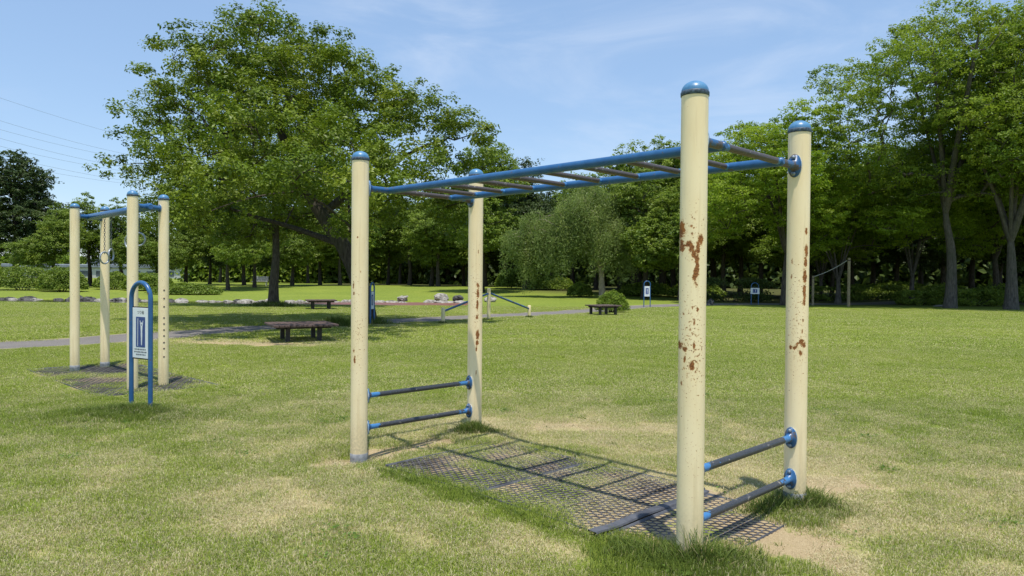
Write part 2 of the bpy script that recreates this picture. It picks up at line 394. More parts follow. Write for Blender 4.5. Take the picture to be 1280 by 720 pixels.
# path: own strip just above the lawn
def mat_path():
    t = NT('gravel_path'); p = t.pos(); n = t.noise(p, 1.2, 5); nf = t.noise(p, 55, 4, .7)
    c = t.mix(t.ramp(n, .3, .7), (.12, .108, .10), (.165, .15, .138)); c = t.mix(t.ramp(nf, .35, .65), c, (.225, .21, .198), 'MIX')
    e = t.attr('edge'); c = t.mix(t.ramp(t.math('ADD', e, t.math('MULTIPLY', t.math('SUBTRACT', n, .5), .6)), .72, 1.0), c, (.30, .26, .17))
    t.bsdf(c, .95, 0, .1, t.bump(nf, .5, .01)); return t.m
PS = catmull(PATH, 40); T = np.gradient(PS, axis=0); T /= np.linalg.norm(T, axis=1)[:, None]; Nn = np.c_[-T[:, 1], T[:, 0]]
cols = np.linspace(-1, 1, 9); PV = []; PE = []
for k, c in enumerate(cols):
    w = PATH_HW + (.07 * (fbm(np.arange(len(PS)) * .5, np.full(len(PS), 40. * np.sign(c)), 3, 5) - .5) * 4 if abs(c) == 1 else 0)
    q = PS + Nn * (c * w)[:, None] if hasattr(w, '__len__') else PS + Nn * (c * w)
    PV.append(np.c_[q, gz(q[:, 0], q[:, 1]) + .012]); PE.append(np.full(len(PS), abs(c)))
PV = np.array(PV); m = len(PS); PF = []
for k in range(len(cols) - 1):
    a = k * m + np.arange(m - 1); PF.append(np.stack([a + m, a + m + 1, a + 1, a], 1))
o = np_mesh('path', PV.reshape(-1, 3), np.vstack(PF)[:, ::-1], mat_path(), {'edge': np.array(PE).ravel()}, True)
tag(o, 'grey gravel path curving across the lawn', 'path', kind='structure')

# pond water
def mat_water():
    t = NT('pond_water'); p = t.pos(); n = t.noise(t.mapping(p, (1, 2.5, 1)), 1.5, 3)
    sx = t.n('ShaderNodeSeparateXYZ'); t.l(p, sx.inputs[0]); t.bsdf(t.mix(t.ramp(sx.outputs[0], -13, -9), (.05, .038, .024), (.20, .075, .045)), t.ramp(sx.outputs[0], -13, -9, .06, .45), 0, .5, t.bump(n, .08, .05)); return t.m
w = MB(); w.add([(-90, 35, -.055), (0, 35, -.055), (0, 47, -.055), (-90, 47, -.055)], [(0, 1, 2, 3)], False)
tag(w.build('pond_water', mat_water()), 'still brown pond water between lawn and rock edging', 'pond', kind='structure')

# ------------------------------------------------------------------ turf blades (stuff)
def mat_blade():
    t = NT('grass_blade'); r = t.attr('rnd'); d = t.attr('dry', 'INSTANCER'); lu = t.attr('lush', 'INSTANCER'); tip = t.attr('tip')
    p = t.pos(); nl = t.noise(p, .22, 4, .55)
    g = t.mix(r, (.125, .205, .018), (.445, .55, .085)); g = t.mix(t.ramp(nl, .35, .7, 0, .45), g, (.42, .495, .075))
    g = t.mix(t.math('MULTIPLY', lu, .7), g, (.115, .175, .032))
    r2 = t.attr('rnd2'); s = t.mix(r, (.46, .385, .20), (.90, .81, .53))
    f = t.ramp(t.math('SUBTRACT', d, r2), -.06, .06)
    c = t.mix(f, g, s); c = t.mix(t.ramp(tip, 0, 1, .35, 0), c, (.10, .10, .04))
    b = t.n('ShaderNodeBsdfPrincipled'); t.l(c, b.inputs['Base Color']); b.inputs['Roughness'].default_value = .6; b.inputs['Specular IOR Level'].default_value = .1
    tr = t.n('ShaderNodeBsdfTranslucent'); t.l(c, tr.inputs[0]); mx = t.n('ShaderNodeMixShader'); mx.inputs[0].default_value = .3
    t.l(b.outputs[0], mx.inputs[1]); t.l(tr.outputs[0], mx.inputs[2]); t.l(mx.outputs[0], t.out.inputs[0]); return t.m
def blades(n, rad, hmin, hmax, wid, lean, seed):
    R = np.random.default_rng(seed); rr = rad * np.sqrt(R.random(n)) * (.55 + .45 * R.random(n)) * 1.15; th = R.random(n) * 2 * pi
    bx = rr * np.cos(th); by = rr * np.sin(th); a = R.random(n) * 2 * pi; h = hmin + (hmax - hmin) * R.random(n) ** 1.4
    la = lean * (.25 + R.random(n)); ld = R.random(n) * 2 * pi; w = wid * (.6 + .7 * R.random(n))
    dx = np.cos(a) * w / 2; dy = np.sin(a) * w / 2; tx = np.cos(ld) * la * h; ty = np.sin(ld) * la * h
    V = np.empty((n, 5, 3))
    V[:, 0] = np.c_[bx - dx, by - dy, np.full(n, -.006)]; V[:, 1] = np.c_[bx + dx, by + dy, np.full(n, -.006)]
    V[:, 2] = np.c_[bx + tx * .35 - dx * .8, by + ty * .35 - dy * .8, h * .6]; V[:, 3] = np.c_[bx + tx * .35 + dx * .8, by + ty * .35 + dy * .8, h * .6]
    V[:, 4] = np.c_[bx + tx, by + ty, h * (1 - .25 * la)]
    i = np.arange(n) * 5; F = np.vstack([np.stack([i, i + 1, i + 3], 1), np.stack([i, i + 3, i + 2], 1), np.stack([i + 2, i + 3, i + 4], 1)])
    return V.reshape(-1, 3), F, np.repeat(R.random(n), 5), np.repeat(R.random(n), 5), np.tile([0, 0, .6, .6, 1.], n)
def turf():
    VV = []; FF = []; A1 = []; A2 = []; TP = []; PID = []; off = 0
    K = 6
    for k in range(K):
        V, F, r1, r2, tp = blades(1000, .30, .014, .038, .0046, 1.7, 100 + k); V[:, 2] -= 50
        VV.append(V); FF.append(F + off); A1.append(r1); A2.append(r2); TP.append(tp); PID.append(np.full(len(V), k)); off += len(V)
    V = np.vstack(VV); F = np.vstack(FF)
    # points where patches go
    R = np.random.default_rng(5); pts = []; scl = []
    def scatter(y0, y1, step, s):
        gx, gy = np.meshgrid(np.arange(-34, 34, step), np.arange(y0, y1, step)); gx = gx.ravel() + (R.random(gx.size) - .5) * step * 1.3; gy = gy.ravel() + (R.random(gy.size) - .5) * step * 1.3
        k = (abs(gx) < gy * .78 + 1.6) & (path_dist(gx, gy) > PATH_HW + .03 * s) & (pond_mask(gx, gy) < -.5); return gx[k], gy[k], np.full(k.sum(), s)
    parts = [scatter(2.3, 9, .17, .62), scatter(9, 16, .27, 1.0), scatter(16, 37, .55, 2.0)]
    px = np.concatenate([p[0] for p in parts]); py = np.concatenate([p[1] for p in parts]); ps = np.concatenate([p[2] for p in parts])
    d, b, lu = zones(px, py); m1 = in_mat(px, py); m2 = in_mat2(px, py); q = R.random(len(px)); nz = fbm(px, py, .45, 55, 3)
    keep = (q > sstep(.40, .85, b) * np.where(m1 | m2, .9, .72)) & ~((m1 | m2) & (nz < np.where(m2, .48, .40) + .22 * R.random(len(px))))
    px, py, ps, d, b, lu, m1, q = px[keep], py[keep], ps[keep], d[keep], b[keep], lu[keep], (m1 | m2)[keep], q[keep]
    hz = (1.15 - .6 * d - .45 * b) * (1 + .55 * lu) * (.8 + .5 * R.random(len(px))) * np.where(m1, .62, 1) * np.where(ps > 1.5, 1.15, 1); hz = np.clip(hz, .28, 3); d = np.clip(d + .55 * sstep(.4, .8, b), 0, 1)
    P = np.c_[px, py, gz(px, py)]
    n0 = len(V); allV = np.vstack([V, P]); isp = np.r_[np.zeros(n0), np.ones(len(P))]
    me = bpy.data.meshes.new('turf'); me.vertices.add(len(allV)); me.vertices.foreach_set('co', allV.astype(np.float32).ravel())
    me.loops.add(F.size); me.loops.foreach_set('vertex_index', F.astype(np.int32).ravel()); me.polygons.add(len(F)); me.polygons.foreach_set('loop_start', np.arange(0, F.size, 3, dtype=np.int32))
    z = np.zeros(len(P)); zn = np.zeros(n0)
    def at(nm, a, typ='FLOAT'):
        t = me.attributes.new(nm, typ, 'POINT'); t.data.foreach_set('value', np.ascontiguousarray(a, np.int32 if typ == 'INT' else np.float32))
    at('rnd', np.r_[np.concatenate(A1), z]); at('rnd2', np.r_[np.concatenate(A2), z]); at('tip', np.r_[np.concatenate(TP), z]); at('is_point', isp)
    at('pid', np.r_[np.concatenate(PID), R.integers(0, K, len(P))], 'INT'); at('dry', np.r_[zn, d]); at('lush', np.r_[zn, lu])
    at('sxy', np.r_[zn, ps]); at('sz', np.r_[zn, hz]); at('rot', np.r_[zn, R.random(len(P)) * 6.283])
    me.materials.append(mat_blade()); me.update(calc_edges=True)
    o = bpy.data.objects.new('turf', me); COL.objects.link(o); tag(o, 'short mown grass blades, green mixed with dry straw', 'grass', kind='stuff')
    ng = bpy.data.node_groups.new('turf_scatter', 'GeometryNodeTree'); ng.interface.new_socket('Geometry', in_out='INPUT', socket_type='NodeSocketGeometry'); ng.interface.new_socket('Geometry', in_out='OUTPUT', socket_type='NodeSocketGeometry')
    N = ng.nodes; L = ng.links; gi = N.new('NodeGroupInput'); go = N.new('NodeGroupOutput')
    def na(nm, typ='FLOAT'):
        x = N.new('GeometryNodeInputNamedAttribute'); x.data_type = typ; x.inputs[0].default_value = nm; return x.outputs[0]
    sep = N.new('GeometryNodeSeparateGeometry'); sep.domain = 'POINT'; L.new(gi.outputs[0], sep.inputs[0])
    cmpn = N.new('ShaderNodeMath'); cmpn.operation = 'GREATER_THAN'; cmpn.inputs[1].default_value = .5; L.new(na('is_point'), cmpn.inputs[0]); L.new(cmpn.outputs[0], sep.inputs[1])
    tr = N.new('GeometryNodeTransform'); tr.inputs['Translation'].default_value = (0, 0, 50); L.new(sep.outputs[1], tr.inputs[0])
    sp = N.new('GeometryNodeSplitToInstances'); sp.domain = 'POINT'; L.new(tr.outputs[0], sp.inputs[0]); L.new(na('pid', 'INT'), sp.inputs['Group ID'])
    iop = N.new('GeometryNodeInstanceOnPoints'); L.new(sep.outputs[0], iop.inputs['Points']); L.new(sp.outputs['Instances'], iop.inputs['Instance']); iop.inputs['Pick Instance'].default_value = True
    L.new(na('pid', 'INT'), iop.inputs['Instance Index'])
    c1 = N.new('ShaderNodeCombineXYZ'); L.new(na('rot'), c1.inputs[2]); L.new(c1.outputs[0], iop.inputs['Rotation'])
    c2 = N.new('ShaderNodeCombineXYZ'); L.new(na('sxy'), c2.inputs[0]); L.new(na('sxy'), c2.inputs[1]); L.new(na('sz'), c2.inputs[2]); L.new(c2.outputs[0], iop.inputs['Scale'])
    L.new(iop.outputs[0], go.inputs[0])
    md = o.modifiers.new('scatter', 'NODES'); md.node_group = ng
turf()

# tall uncut grass round the posts and along the mat (one stuff mesh)
def tall_grass():
    R = np.random.default_rng(9); C = []
    def clump(cx, cy, rx, ry, n, h, ang=0):
        u = R.normal(0, .5, n) * rx; v = R.normal(0, .5, n) * ry
        C.append(np.c_[cx + u * cos(ang) - v * sin(ang), cy + u * sin(ang) + v * cos(ang), h * (.35 + .65 * R.random(n)) * np.exp(-.5 * ((u / rx) ** 2 + (v / ry) ** 2))])
    al = math.atan2(DL[1], DL[0])
    clump(PN[0] + .02, PN[1] - .06, .36, .17, 2200, .13); clump(PN[0] + .01, PN[1] - .12, .12, .06, 110, .30); clump(PN[0] - .3, PN[1] + .05, .25, .12, 700, .09)
    clump(PR[0] + .03, PR[1] - .02, .27, .15, 1500, .15); clump(PR[0] - .22, PR[1] - .12, .2, .12, 700, .11); clump(PR[0] + .1, PR[1] - .05, .1, .06, 60, .26)
    clump(PB[0] - .02, PB[1] - .13, .17, .09, 1300, .15); clump(PB[0] + .25, PB[1] - .1, .2, .09, 350, .06)
    for d in np.linspace(.1, 2.6, 26):
        p = frame_pt(-.13 + .03 * math.sin(d * 5), d); clump(p[0], p[1], .09, .04, int(90 + 70 * R.random()), .035 + .035 * R.random(), al)
    p = frame_pt(-.12, .25); clump(p[0], p[1], .2, .09, 700, .10, al)
    clump(-3.98, 7.58, .42, .17, 2300, .13); clump(-4.3, 7.5, .5, .2, 1300, .085); clump(-3.75, 7.5, .25, .15, 700, .09)
    clump(PL[0] + .1, PL[1] - .05, .16, .1, 450, .07); clump(.9, 8.3 - 1.9, .08, .05, 90, .05)
    for p in RING: clump(p[0], p[1] - .03, .12, .08, 120, .07)
    for c in ((-2.2, 23.1), (-.8, 25.05), (.66, 26.8)): clump(c[0], c[1], .16, .14, 160, .14)
    for c in ((-4.6, 22.7, .7, .5), (-11.5, 34.6, 1.3, .5), (-5.3, 21.6, .45, .3)): clump(c[0], c[1], c[2], c[3], 1500, .42)
    for k in range(70):
        x = R.uniform(-4, 4); y = R.uniform(3.2, 9)
        if not in_mat(np.array(x), np.array(y)): clump(x, y, .05, .05, 14, .045)
    Q = np.vstack(C); n = len(Q); x, y, h = Q.T; far = np.where(y > 15, 4.5, 1.0)
    z = gz(x, y) - .005; a = R.random(n) * 2 * pi; w = .0036 * far * (.7 + .8 * R.random(n)); ld = R.random(n) * 2 * pi; la = h * (.2 + .75 * R.random(n))
    V = np.empty((n, 7, 3)); dx = np.cos(a) * w; dy = np.sin(a) * w
    for k, (t, wd) in enumerate(((0, .5), (.45, .45), (.8, .28))):
        bx = x + np.cos(ld) * la * t ** 2; by = y + np.sin(ld) * la * t ** 2; bz = z + h * (t - .12 * t * t)
        V[:, 2 * k] = np.c_[bx - dx * wd, by - dy * wd, bz]; V[:, 2 * k + 1] = np.c_[bx + dx * wd, by + dy * wd, bz]
    V[:, 6] = np.c_[x + np.cos(ld) * la, y + np.sin(ld) * la, z + h * .86]
    i = np.arange(n) * 7; tri = lambda a, b, c: np.stack([i + a, i + b, i + c], 1)
    F = np.vstack([tri(0, 1, 3), tri(0, 3, 2), tri(2, 3, 5), tri(2, 5, 4), tri(4, 5, 6)])
    t = NT('tall_grass_blade'); r = t.attr('rnd'); c = t.mix(r, (.07, .118, .018), (.205, .265, .05)); c = t.mix(t.ramp(r, .93, .96), c, (.45, .38, .19))
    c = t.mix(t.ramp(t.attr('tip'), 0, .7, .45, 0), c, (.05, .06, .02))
    b = t.n('ShaderNodeBsdfPrincipled'); t.l(c, b.inputs['Base Color']); b.inputs['Roughness'].default_value = .55; b.inputs['Specular IOR Level'].default_value = .25
    tr = t.n('ShaderNodeBsdfTranslucent'); t.l(c, tr.inputs[0]); mx = t.n('ShaderNodeMixShader'); mx.inputs[0].default_value = .3; t.l(b.outputs[0], mx.inputs[1]); t.l(tr.outputs[0], mx.inputs[2]); t.l(mx.outputs[0], t.out.inputs[0])
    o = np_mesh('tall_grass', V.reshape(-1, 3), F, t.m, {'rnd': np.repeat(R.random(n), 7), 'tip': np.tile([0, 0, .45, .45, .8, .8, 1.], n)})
    tag(o, 'longer uncut grass round post feet, sign and mat edge', 'grass', kind='stuff')
tall_grass()

def weeds():
    R = np.random.default_rng(17); P = []
    for k in range(46):
        x = R.uniform(-5, 4.5); y = R.uniform(3.4, 9.5)
        if in_mat(np.array(x), np.array(y)): continue
        n = R.integers(14, 50); q = R.normal(0, R.uniform(.03, .09), (n, 2)) + (x, y); P.append(np.c_[q, gz(q[:, 0], q[:, 1]) + .012 + .02 * R.random(n)])
    P = np.vstack(P); N = R.normal(size=P.shape) * .35 + np.array([0, 0, 1.]); N /= np.linalg.norm(N, axis=1)[:, None]; V, F = leaf_quads(P, N, .021, R, .8)
    tag(np_mesh('clover', V, F, mat_leaf('leaf_clover', (.06, .12, .02), (.15, .24, .04), (.2, .28, .05)), {'tint': np.repeat(R.random(len(P)), 4), 'lump': np.repeat(R.random(len(P)) ** 2, 4)}), 'small low clover leaves scattered in the foreground grass', 'clover', kind='stuff')

# ------------------------------------------------------------------ monkey bars
def set_attr(o, name, vals):
    a = o.data.attributes.new(name, 'FLOAT', 'POINT'); a.data.foreach_set('value', np.ascontiguousarray(vals, np.float32))
def co(o):
    v = np.empty(len(o.data.vertices) * 3, np.float32); o.data.vertices.foreach_get('co', v); return v.reshape(-1, 3)
PR_ = .069; PH = 2.5
def dome(r): return [(r * cos(a), r * .80 * sin(a)) for a in np.linspace(0, pi / 2 - .02, 12)] + [(.0005, r * .80)]
def make_post(parent, loc, H, R=PR_, rust=(), specks=None, sleeve=False, label=None, rows=220, segs=56, face=0.0, gap=False):
    """one post with its dome cap; loc is relative to the parent"""
    pm = MB(); zz = np.linspace(-.15, H - R * .8, rows); V = []; ang = np.arange(segs) * 2 * pi / segs
    for z in zz: V.append(np.c_[R * np.cos(ang), R * np.sin(ang), np.full(segs, z)])
    F = [(i * segs + k, i * segs + (k + 1) % segs, (i + 1) * segs + (k + 1) % segs, (i + 1) * segs + k) for i in range(rows - 1) for k in range(segs)]
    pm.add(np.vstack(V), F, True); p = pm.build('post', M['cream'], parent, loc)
    C = co(p); th = np.arctan2(C[:, 1], C[:, 0]); val = np.full(len(C), -.12); spk = np.full(len(C), -.15)
    if specks:
        for z0, hz, amp, d0, dw in specks:
            dd = (th - face - d0 + pi) % (2 * pi) - pi
            spk = np.maximum(spk, -.15 + (amp + .06) * np.exp(-((C[:, 2] - z0) / hz) ** 2) * np.exp(-(dd / dw) ** 2))
    for off, z0, rz_, rx_ in rust:                                    # off: -1..1 across the seen width
        d0 = math.asin(max(-.97, min(.97, off))); dd = (th - face - d0 + pi) % (2 * pi) - pi; wd = rx_ / max(.3, cos(d0))
        val = np.maximum(val, 1.15 * np.exp(-(((C[:, 2] - z0) / rz_) ** 2 + (dd / wd) ** 2) * .8) - .15)
    set_attr(p, 'rust', val); set_attr(p, 'speck', spk)
    if label: p['label'] = label
    cm = MB(); cm.lathe([(r, z + H - R * .8 + .002) for r, z in dome(R * 1.01)], sides=40); cm.build('cap', M['cap'], p)
    bm_ = MB(); zt = H - R * .8; bm_.lathe([(R * .99, zt - .024), (R * 1.06, zt - .022), (R * 1.065, zt - .004), (R * 1.0, zt + .004)], sides=40); bm_.build('cap_band', M['band'], p)
    if sleeve:
        s_ = MB(); s_.lathe([(R * 1.015, -.12), (R * 1.03, .02), (R * 1.02, .062), (R * 1.035, .066), (R * 1.03, .105), (R * .99, .108)], sides=40); s_.build('base_sleeve', M['sleeve'], p)
    return p
def flange(parent, pos, direction, k=1.0):
    """oval bolted plate on a post: pos on the post surface, direction away from the post"""
    d = np.array([direction[0], direction[1], 0.]); d /= np.linalg.norm(d); side = np.array([-d[1], d[0], 0.]); up = np.array([0, 0, 1.])
    f = MB(); n = 28; a = np.arange(n) * 2 * pi / n
    def ring(t, rx, rz): return np.array(pos) + d * t + np.cos(a)[:, None] * side * rx + np.sin(a)[:, None] * up * rz
    R_ = [ring(-.02 * k, .036 * k, .064 * k), ring(.006 * k, .040 * k, .068 * k), ring(.014 * k, .037 * k, .064 * k), ring(.017 * k, .026 * k, .032 * k), ring(.040 * k, .024 * k, .026 * k), ring(.046 * k, .019 * k, .019 * k)]
    V = np.vstack(R_); F = [(i * n + j, i * n + (j + 1) % n, (i + 1) * n + (j + 1) % n, (i + 1) * n + j) for i in range(len(R_) - 1) for j in range(n)]
    f.add(V, F, True); k1 = len(f.f)
    for s in (-1, 1): f.lathe([(.013 * k, -.01), (.013 * k, .010 * k), (.009 * k, .017 * k), (.001, .019 * k)], np.array(pos) + d * .012 * k + up * s * .047 * k, 8, d)
    k2 = len(f.f)
    f.add(np.vstack([ring(-.004 * k, .0405 * k, .069 * k), ring(.003 * k, .0405 * k, .069 * k)]), [(j, (j + 1) % n, n + (j + 1) % n, n + j) for j in range(n)], True)
    fo = f.build('flange', M['blue_worn'], parent); fo.data.materials.append(M['bolt']); fo.data.materials.append(M['whiteworn'])
    fo.data.polygons.foreach_set('material_index', np.array([0] * k1 + [1] * (k2 - k1) + [2] * (len(f.f) - k2), np.int32))
    return fo
def bar(name, a, b, r, mat, parent, n=24, sides=16, power=1.0):
    a = np.array(a, float); b = np.array(b, float); t = np.linspace(0, 1, n); m_ = MB(); m_.tube(a + (b - a) * t[:, None], r, sides)
    o = m_.build(name, mat, parent); C = co(o); u = ((C - a) @ (b - a)) / ((b - a) @ (b - a)); L = np.linalg.norm(b - a); e = np.minimum(u, 1 - u) * L
    set_attr(o, 'endness', np.exp(-e / .12 * power)); return o

def face_of(P): return math.atan2(-P[1], -P[0])
mc = frame_pt(.64, 1.54)
mk = thing('monkey_bars', 'large cream and blue monkey bars with rust chipped posts standing over rubber matting', 'monkey bars', (mc[0], mc[1], 0))
O2 = np.array([mc[0], mc[1]])
def rel(p, z=0): return (float(p[0] - O2[0]), float(p[1] - O2[1]), z)
def zn(y): return (693 - y) / 593 * 2.5
nr = []
for px, y, ry, rx in ((852.5, 283, 15, 5), (853, 303, 10, 4), (861, 300, 5, 5), (865, 306, 6, 4.5), (868, 313, 6, 4), (876, 295, 9, 4.5), (873, 304, 12, 3.2), (871, 318, 9, 4), (870.5, 333, 8, 4), (868.5, 341, 9, 3), (872, 327, 7, 3), (865, 278, 3, 1.5), (866, 268, 3, 1.5), (866, 288, 3, 2),
                      (850, 424, 6, 4), (856, 428, 4, 4), (867.5, 424, 7, 2), (864, 449, 8, 4), (866, 443, 4, 2), (856, 440, 6, 2), (852, 470, 5, 1.5), (872, 380, 4, 2), (868, 395, 6, 2), (866, 378, 3, 1.5), (871, 350, 3, 1.8), (855, 385, 2, 1.5), (855, 452, 3, 1.6)):
    nr.append(((px - 867 + (y - 300) * .0165) / 16.5, zn(y), ry / 593 * 2.5, rx / 16.5))
make_post(mk, rel(PN, 0), PH, rust=nr, specks=[(1.15, .35, .42, 0, 1.6), (1.7, .25, .28, .2, 1.2), (.6, .3, .2, 0, 1.5)], label='nearest cream post with the largest flaked rust patches', face=face_of(PN))
def zr(y): return (633 - y) / 481 * 2.5
rr_ = [((px - 997 + (y - 300) * .0125) / 14, zr(y), ry / 481 * 2.5, rx / 14) for px, y, ry, rx in ((1007, 289, 5, 2), (1007, 313, 10, 3), (1006, 327, 10, 2.4), (1005.5, 345, 14, 3), (1005, 362, 14, 2.6), (1004.5, 376, 6, 2), (1001, 425, 5, 4), (1004, 428, 5, 3), (1000, 439, 5, 2.4), (993, 432, 3, 4.5), (987.5, 432, 4, 2), (990, 326, 5, 1.4), (989, 345, 4, 1.2), (1003, 398, 4, 1.2), (1002, 412, 4, 1.4), (996, 428, 3, 2.5))]
make_post(mk, rel(PR, 0), PH, rust=rr_, specks=[(1.2, .5, .33, 0, 1.6)], sleeve=True, label='cream post with a long vertical rust streak and grey foot sleeve', face=face_of(PR))
def zb(y): return (534 - y) / 321 * 2.5
br_ = [((px - 594) / 9.6, zb(y), ry / 321 * 2.5, rx / 9.6) for px, y, ry, rx in ((597.5, 354, 4, 2.4), (597.5, 364, 7, 2.4), (597, 378, 9, 2), (596.5, 392, 4, 2.4), (597.5, 414, 8, 3), (597, 424, 5, 2.4), (596, 431, 4, 1.2), (597.5, 314, 3, .8), (596, 460, 4, 1))]
make_post(mk, rel(PB, 0), PH, rust=br_, specks=[(1.3, .5, .3, .2, 1.4)], label='farthest cream post with rust down its middle', face=face_of(PB))
lr_ = [((px - 450) / 11, (583 - y) / 394 * 2.5, ry / 394 * 2.5, rx / 11) for px, y, ry, rx in ((442.5, 372, 3, 1.3), (444, 457, 7, 1.6), (443, 446, 3, 1.2), (451, 344, 2, 1), (447, 300, 1.6, 1), (442, 362, 7, 1))]
make_post(mk, rel(PL, 0), PH + .0, rust=lr_, specks=[(1.0, .7, .26, -.3, 1.5)], label='cream post at the left with few rust specks and a grey foot sleeve', face=face_of(PL))
for ch in list(mk.children):
    if 'at the left' in ch.get('label', ''):
        s_ = MB(); s_.lathe([(PR_ * 1.015, -.2), (PR_ * 1.02, -.085), (PR_ * 1.035, -.06), (PR_ * 1.02, -.035), (PR_ * 1.04, -.015), (PR_ * 1.04, .02), (PR_ * .99, .024)], sides=40); s_.build('base_sleeve', M['sleeve'], ch)
ZR = 2.205; RR = .029
W = np.linalg.norm(PR - PN); L_ = np.linalg.norm(PL - PN); T1 = .285; T2 = 1.0
def P3(e, d, z): p = frame_pt(e, d); return np.array(rel(p, z))
for d_end, tail in ((0., -.0), (L_, 0.)):
    for e0, e1, t in ((PR_ * .9, T1, 1), (W - PR_ * .9, T2, -1)):
        s_ = MB(); s_.tube(np.array([P3(e0, d_end, ZR - .0), P3(e0 + (e1 - e0) * .5, d_end, ZR), P3(e1 + .02 * t, d_end, ZR)]), RR * .86, 18); so = s_.build('stub', M['blue_worn'], mk)
        flange(so, P3(e0 + .004 * t, d_end, ZR), DE * t, 1.1)
for e in (T1, T2):
    m_ = MB(); dd = np.linspace(-.028, L_ + .028, 40); pts = np.array([P3(e, d, ZR) for d in dd]); rad = np.full(40, RR); rad[0] = RR * .45; rad[-1] = RR * .45
    pts = np.vstack([pts[:1] + (pts[1] - pts[0]) * 0, pts[:1] + (pts[1] - pts[0]) * .16, pts[1:-1], pts[-1:] - (pts[-1] - pts[-2]) * .16, pts[-1:]]); rad = np.r_[RR * .55, RR * .95, np.full(38, RR), RR * .95, RR * .55]
    ro = m_.tube(pts, rad, 20); m_.build('rail', M['blue'], mk)
for k in range(10):
    d = L_ * k / 9; bar('rung', P3(T1 + RR * .8, d, ZR), P3(T2 - RR * .8, d, ZR), .0185 if 0 < k < 9 else .021, M['rung'], mk, power=2.6)
for d_end in (0., L_):
    for z in (.20, .465):
        b_ = bar('side_bar', P3(PR_ * .8, d_end, z + (.02 if d_end else 0)), P3(W - PR_ * .8, d_end, z + (.02 if d_end else 0)), .0215, M['bar'], mk, power=.9)
        flange(b_, P3(PR_ * .97, d_end, z + (.02 if d_end else 0)), DE, 1.0); flange(b_, P3(W - PR_ * .97, d_end, z + (.02 if d_end else 0)), -DE, 1.0)

# ------------------------------------------------------------------ rubber mats of open cells
def mat_z(x, y): return .02 * (fbm(x, y, 1.6, 3, 3) - .5)
def cell_mat(name, e0, e1, d0, d1, org, ex, dx_, pitch, wall, hgt, mat, parent, seed):
    """honeycomb-like lattice of thin upright ribs"""
    nd = int((d1 - d0) / (pitch * .866)); ne = int((e1 - e0) / pitch); s = pitch * .577; A = []; B = []
    for i in range(nd):
        for j in range(ne):
            cx = e0 + pitch * (j + .5 + (.5 if i % 2 else 0)); cy = d0 + (i + .5) * pitch * .866
            if cx > e1 or cy > d1: continue
            c = [(cx + s * sin(a), cy + s * cos(a)) for a in (0, pi / 3, 2 * pi / 3, pi)]
            A += c[:-1]; B += c[1:]
    A = np.array(A); B = np.array(B); R = np.random.default_rng(seed); w = wall * (.75 + .5 * R.random(len(A)))[:, None] / 2
    T_ = (B - A) / np.linalg.norm(B - A, axis=1)[:, None]; N_ = np.c_[-T_[:, 1], T_[:, 0]] * w; Q = np.stack([A - N_, A + N_, B + N_, B - N_], 1)
    Wp = org + Q[..., :1] * ex + Q[..., 1:] * dx_; g = mat_z(Wp[..., 0], Wp[..., 1]); up = hgt + .006 * (vnoise(Wp[..., 0] * 3, Wp[..., 1] * 3, 4) - .5)
    V = np.concatenate([np.dstack([Wp, g - .01]), np.dstack([Wp, g + up])], 1).reshape(-1, 3)
    o8 = np.arange(len(A))[:, None, None] * 8; F = (np.array([(4, 5, 6, 7), (0, 1, 5, 4), (1, 2, 6, 5), (2, 3, 7, 6), (3, 0, 4, 7)])[None] + o8).reshape(-1, 4)
    return np_mesh(name, V, F, mat, parent=parent)
def mat_border(name, corners, org, ex, dx_, w, h, mat, parent):
    b = MB(); n = len(corners)
    for k in range(n):
        a = np.array(corners[k], float); c = np.array(corners[(k + 1) % n], float); ts = np.linspace(0, 1, 14); t = (c - a) / np.linalg.norm(c - a); nn = np.array([-t[1], t[0]])
        L = []; 
        for u in ts:
            q = a + (c - a) * u
            for s_, hh in ((-w, .0), (-w * .2, h), (w * .2, h), (w * .35, .0)):
                r_ = q + nn * s_ * -1; wp = org + ex * r_[0] + dx_ * r_[1]; L.append((wp[0], wp[1], .02 * (float(fbm(np.array([wp[0]]), np.array([wp[1]]), 1.6, 3, 3)[0]) - .5) + hh + (.001 * k)))
        F = [(i * 4 + j, i * 4 + j + 1, (i + 1) * 4 + j + 1, (i + 1) * 4 + j) for i in range(13) for j in range(3)]; b.add(L, F, False)
    return b.build(name, mat, parent)
def rubber_mat(e0, e1, d0, d1, org, ex, dx_, label, pitch=.052, seed=1, border=.035, group=None):
    c = org + ex * (e0 + e1) / 2 + dx_ * (d0 + d1) / 2; t = thing('rubber_mat', label, 'rubber mat', (c[0], c[1], 0), 0, group)
    oo = np.array([org[0] - c[0], org[1] - c[1]])
    a = cell_mat('cell_grid', e0, e1, d0, d1, org, ex, dx_, pitch, pitch * .20, .006, M['rubber'], t, seed); a.location = (-c[0], -c[1], 0)
    b = mat_border('edging', [(e0, d0), (e1, d0), (e1, d1), (e0, d1)], org, ex, dx_, border, .011, M['strip'], t); b.location = (-c[0], -c[1], 0); return t
rubber_mat(-.04, 1.20, 1.66, 2.66, PN, DE, DL, 'rubber cell mat under the monkey bars at the end near the left post', seed=1, border=.011)
rubber_mat(-.04, 1.20, .60, 1.63, PN, DE, DL, 'middle rubber cell mat under the monkey bars, crossed by ladder shadow', seed=2, border=.011)
rubber_mat(-.02, 1.10, -.12, .52, PN, DE, DL, 'darkest rubber cell mat beside the nearest post with the post shadow on it', seed=3, border=.014)
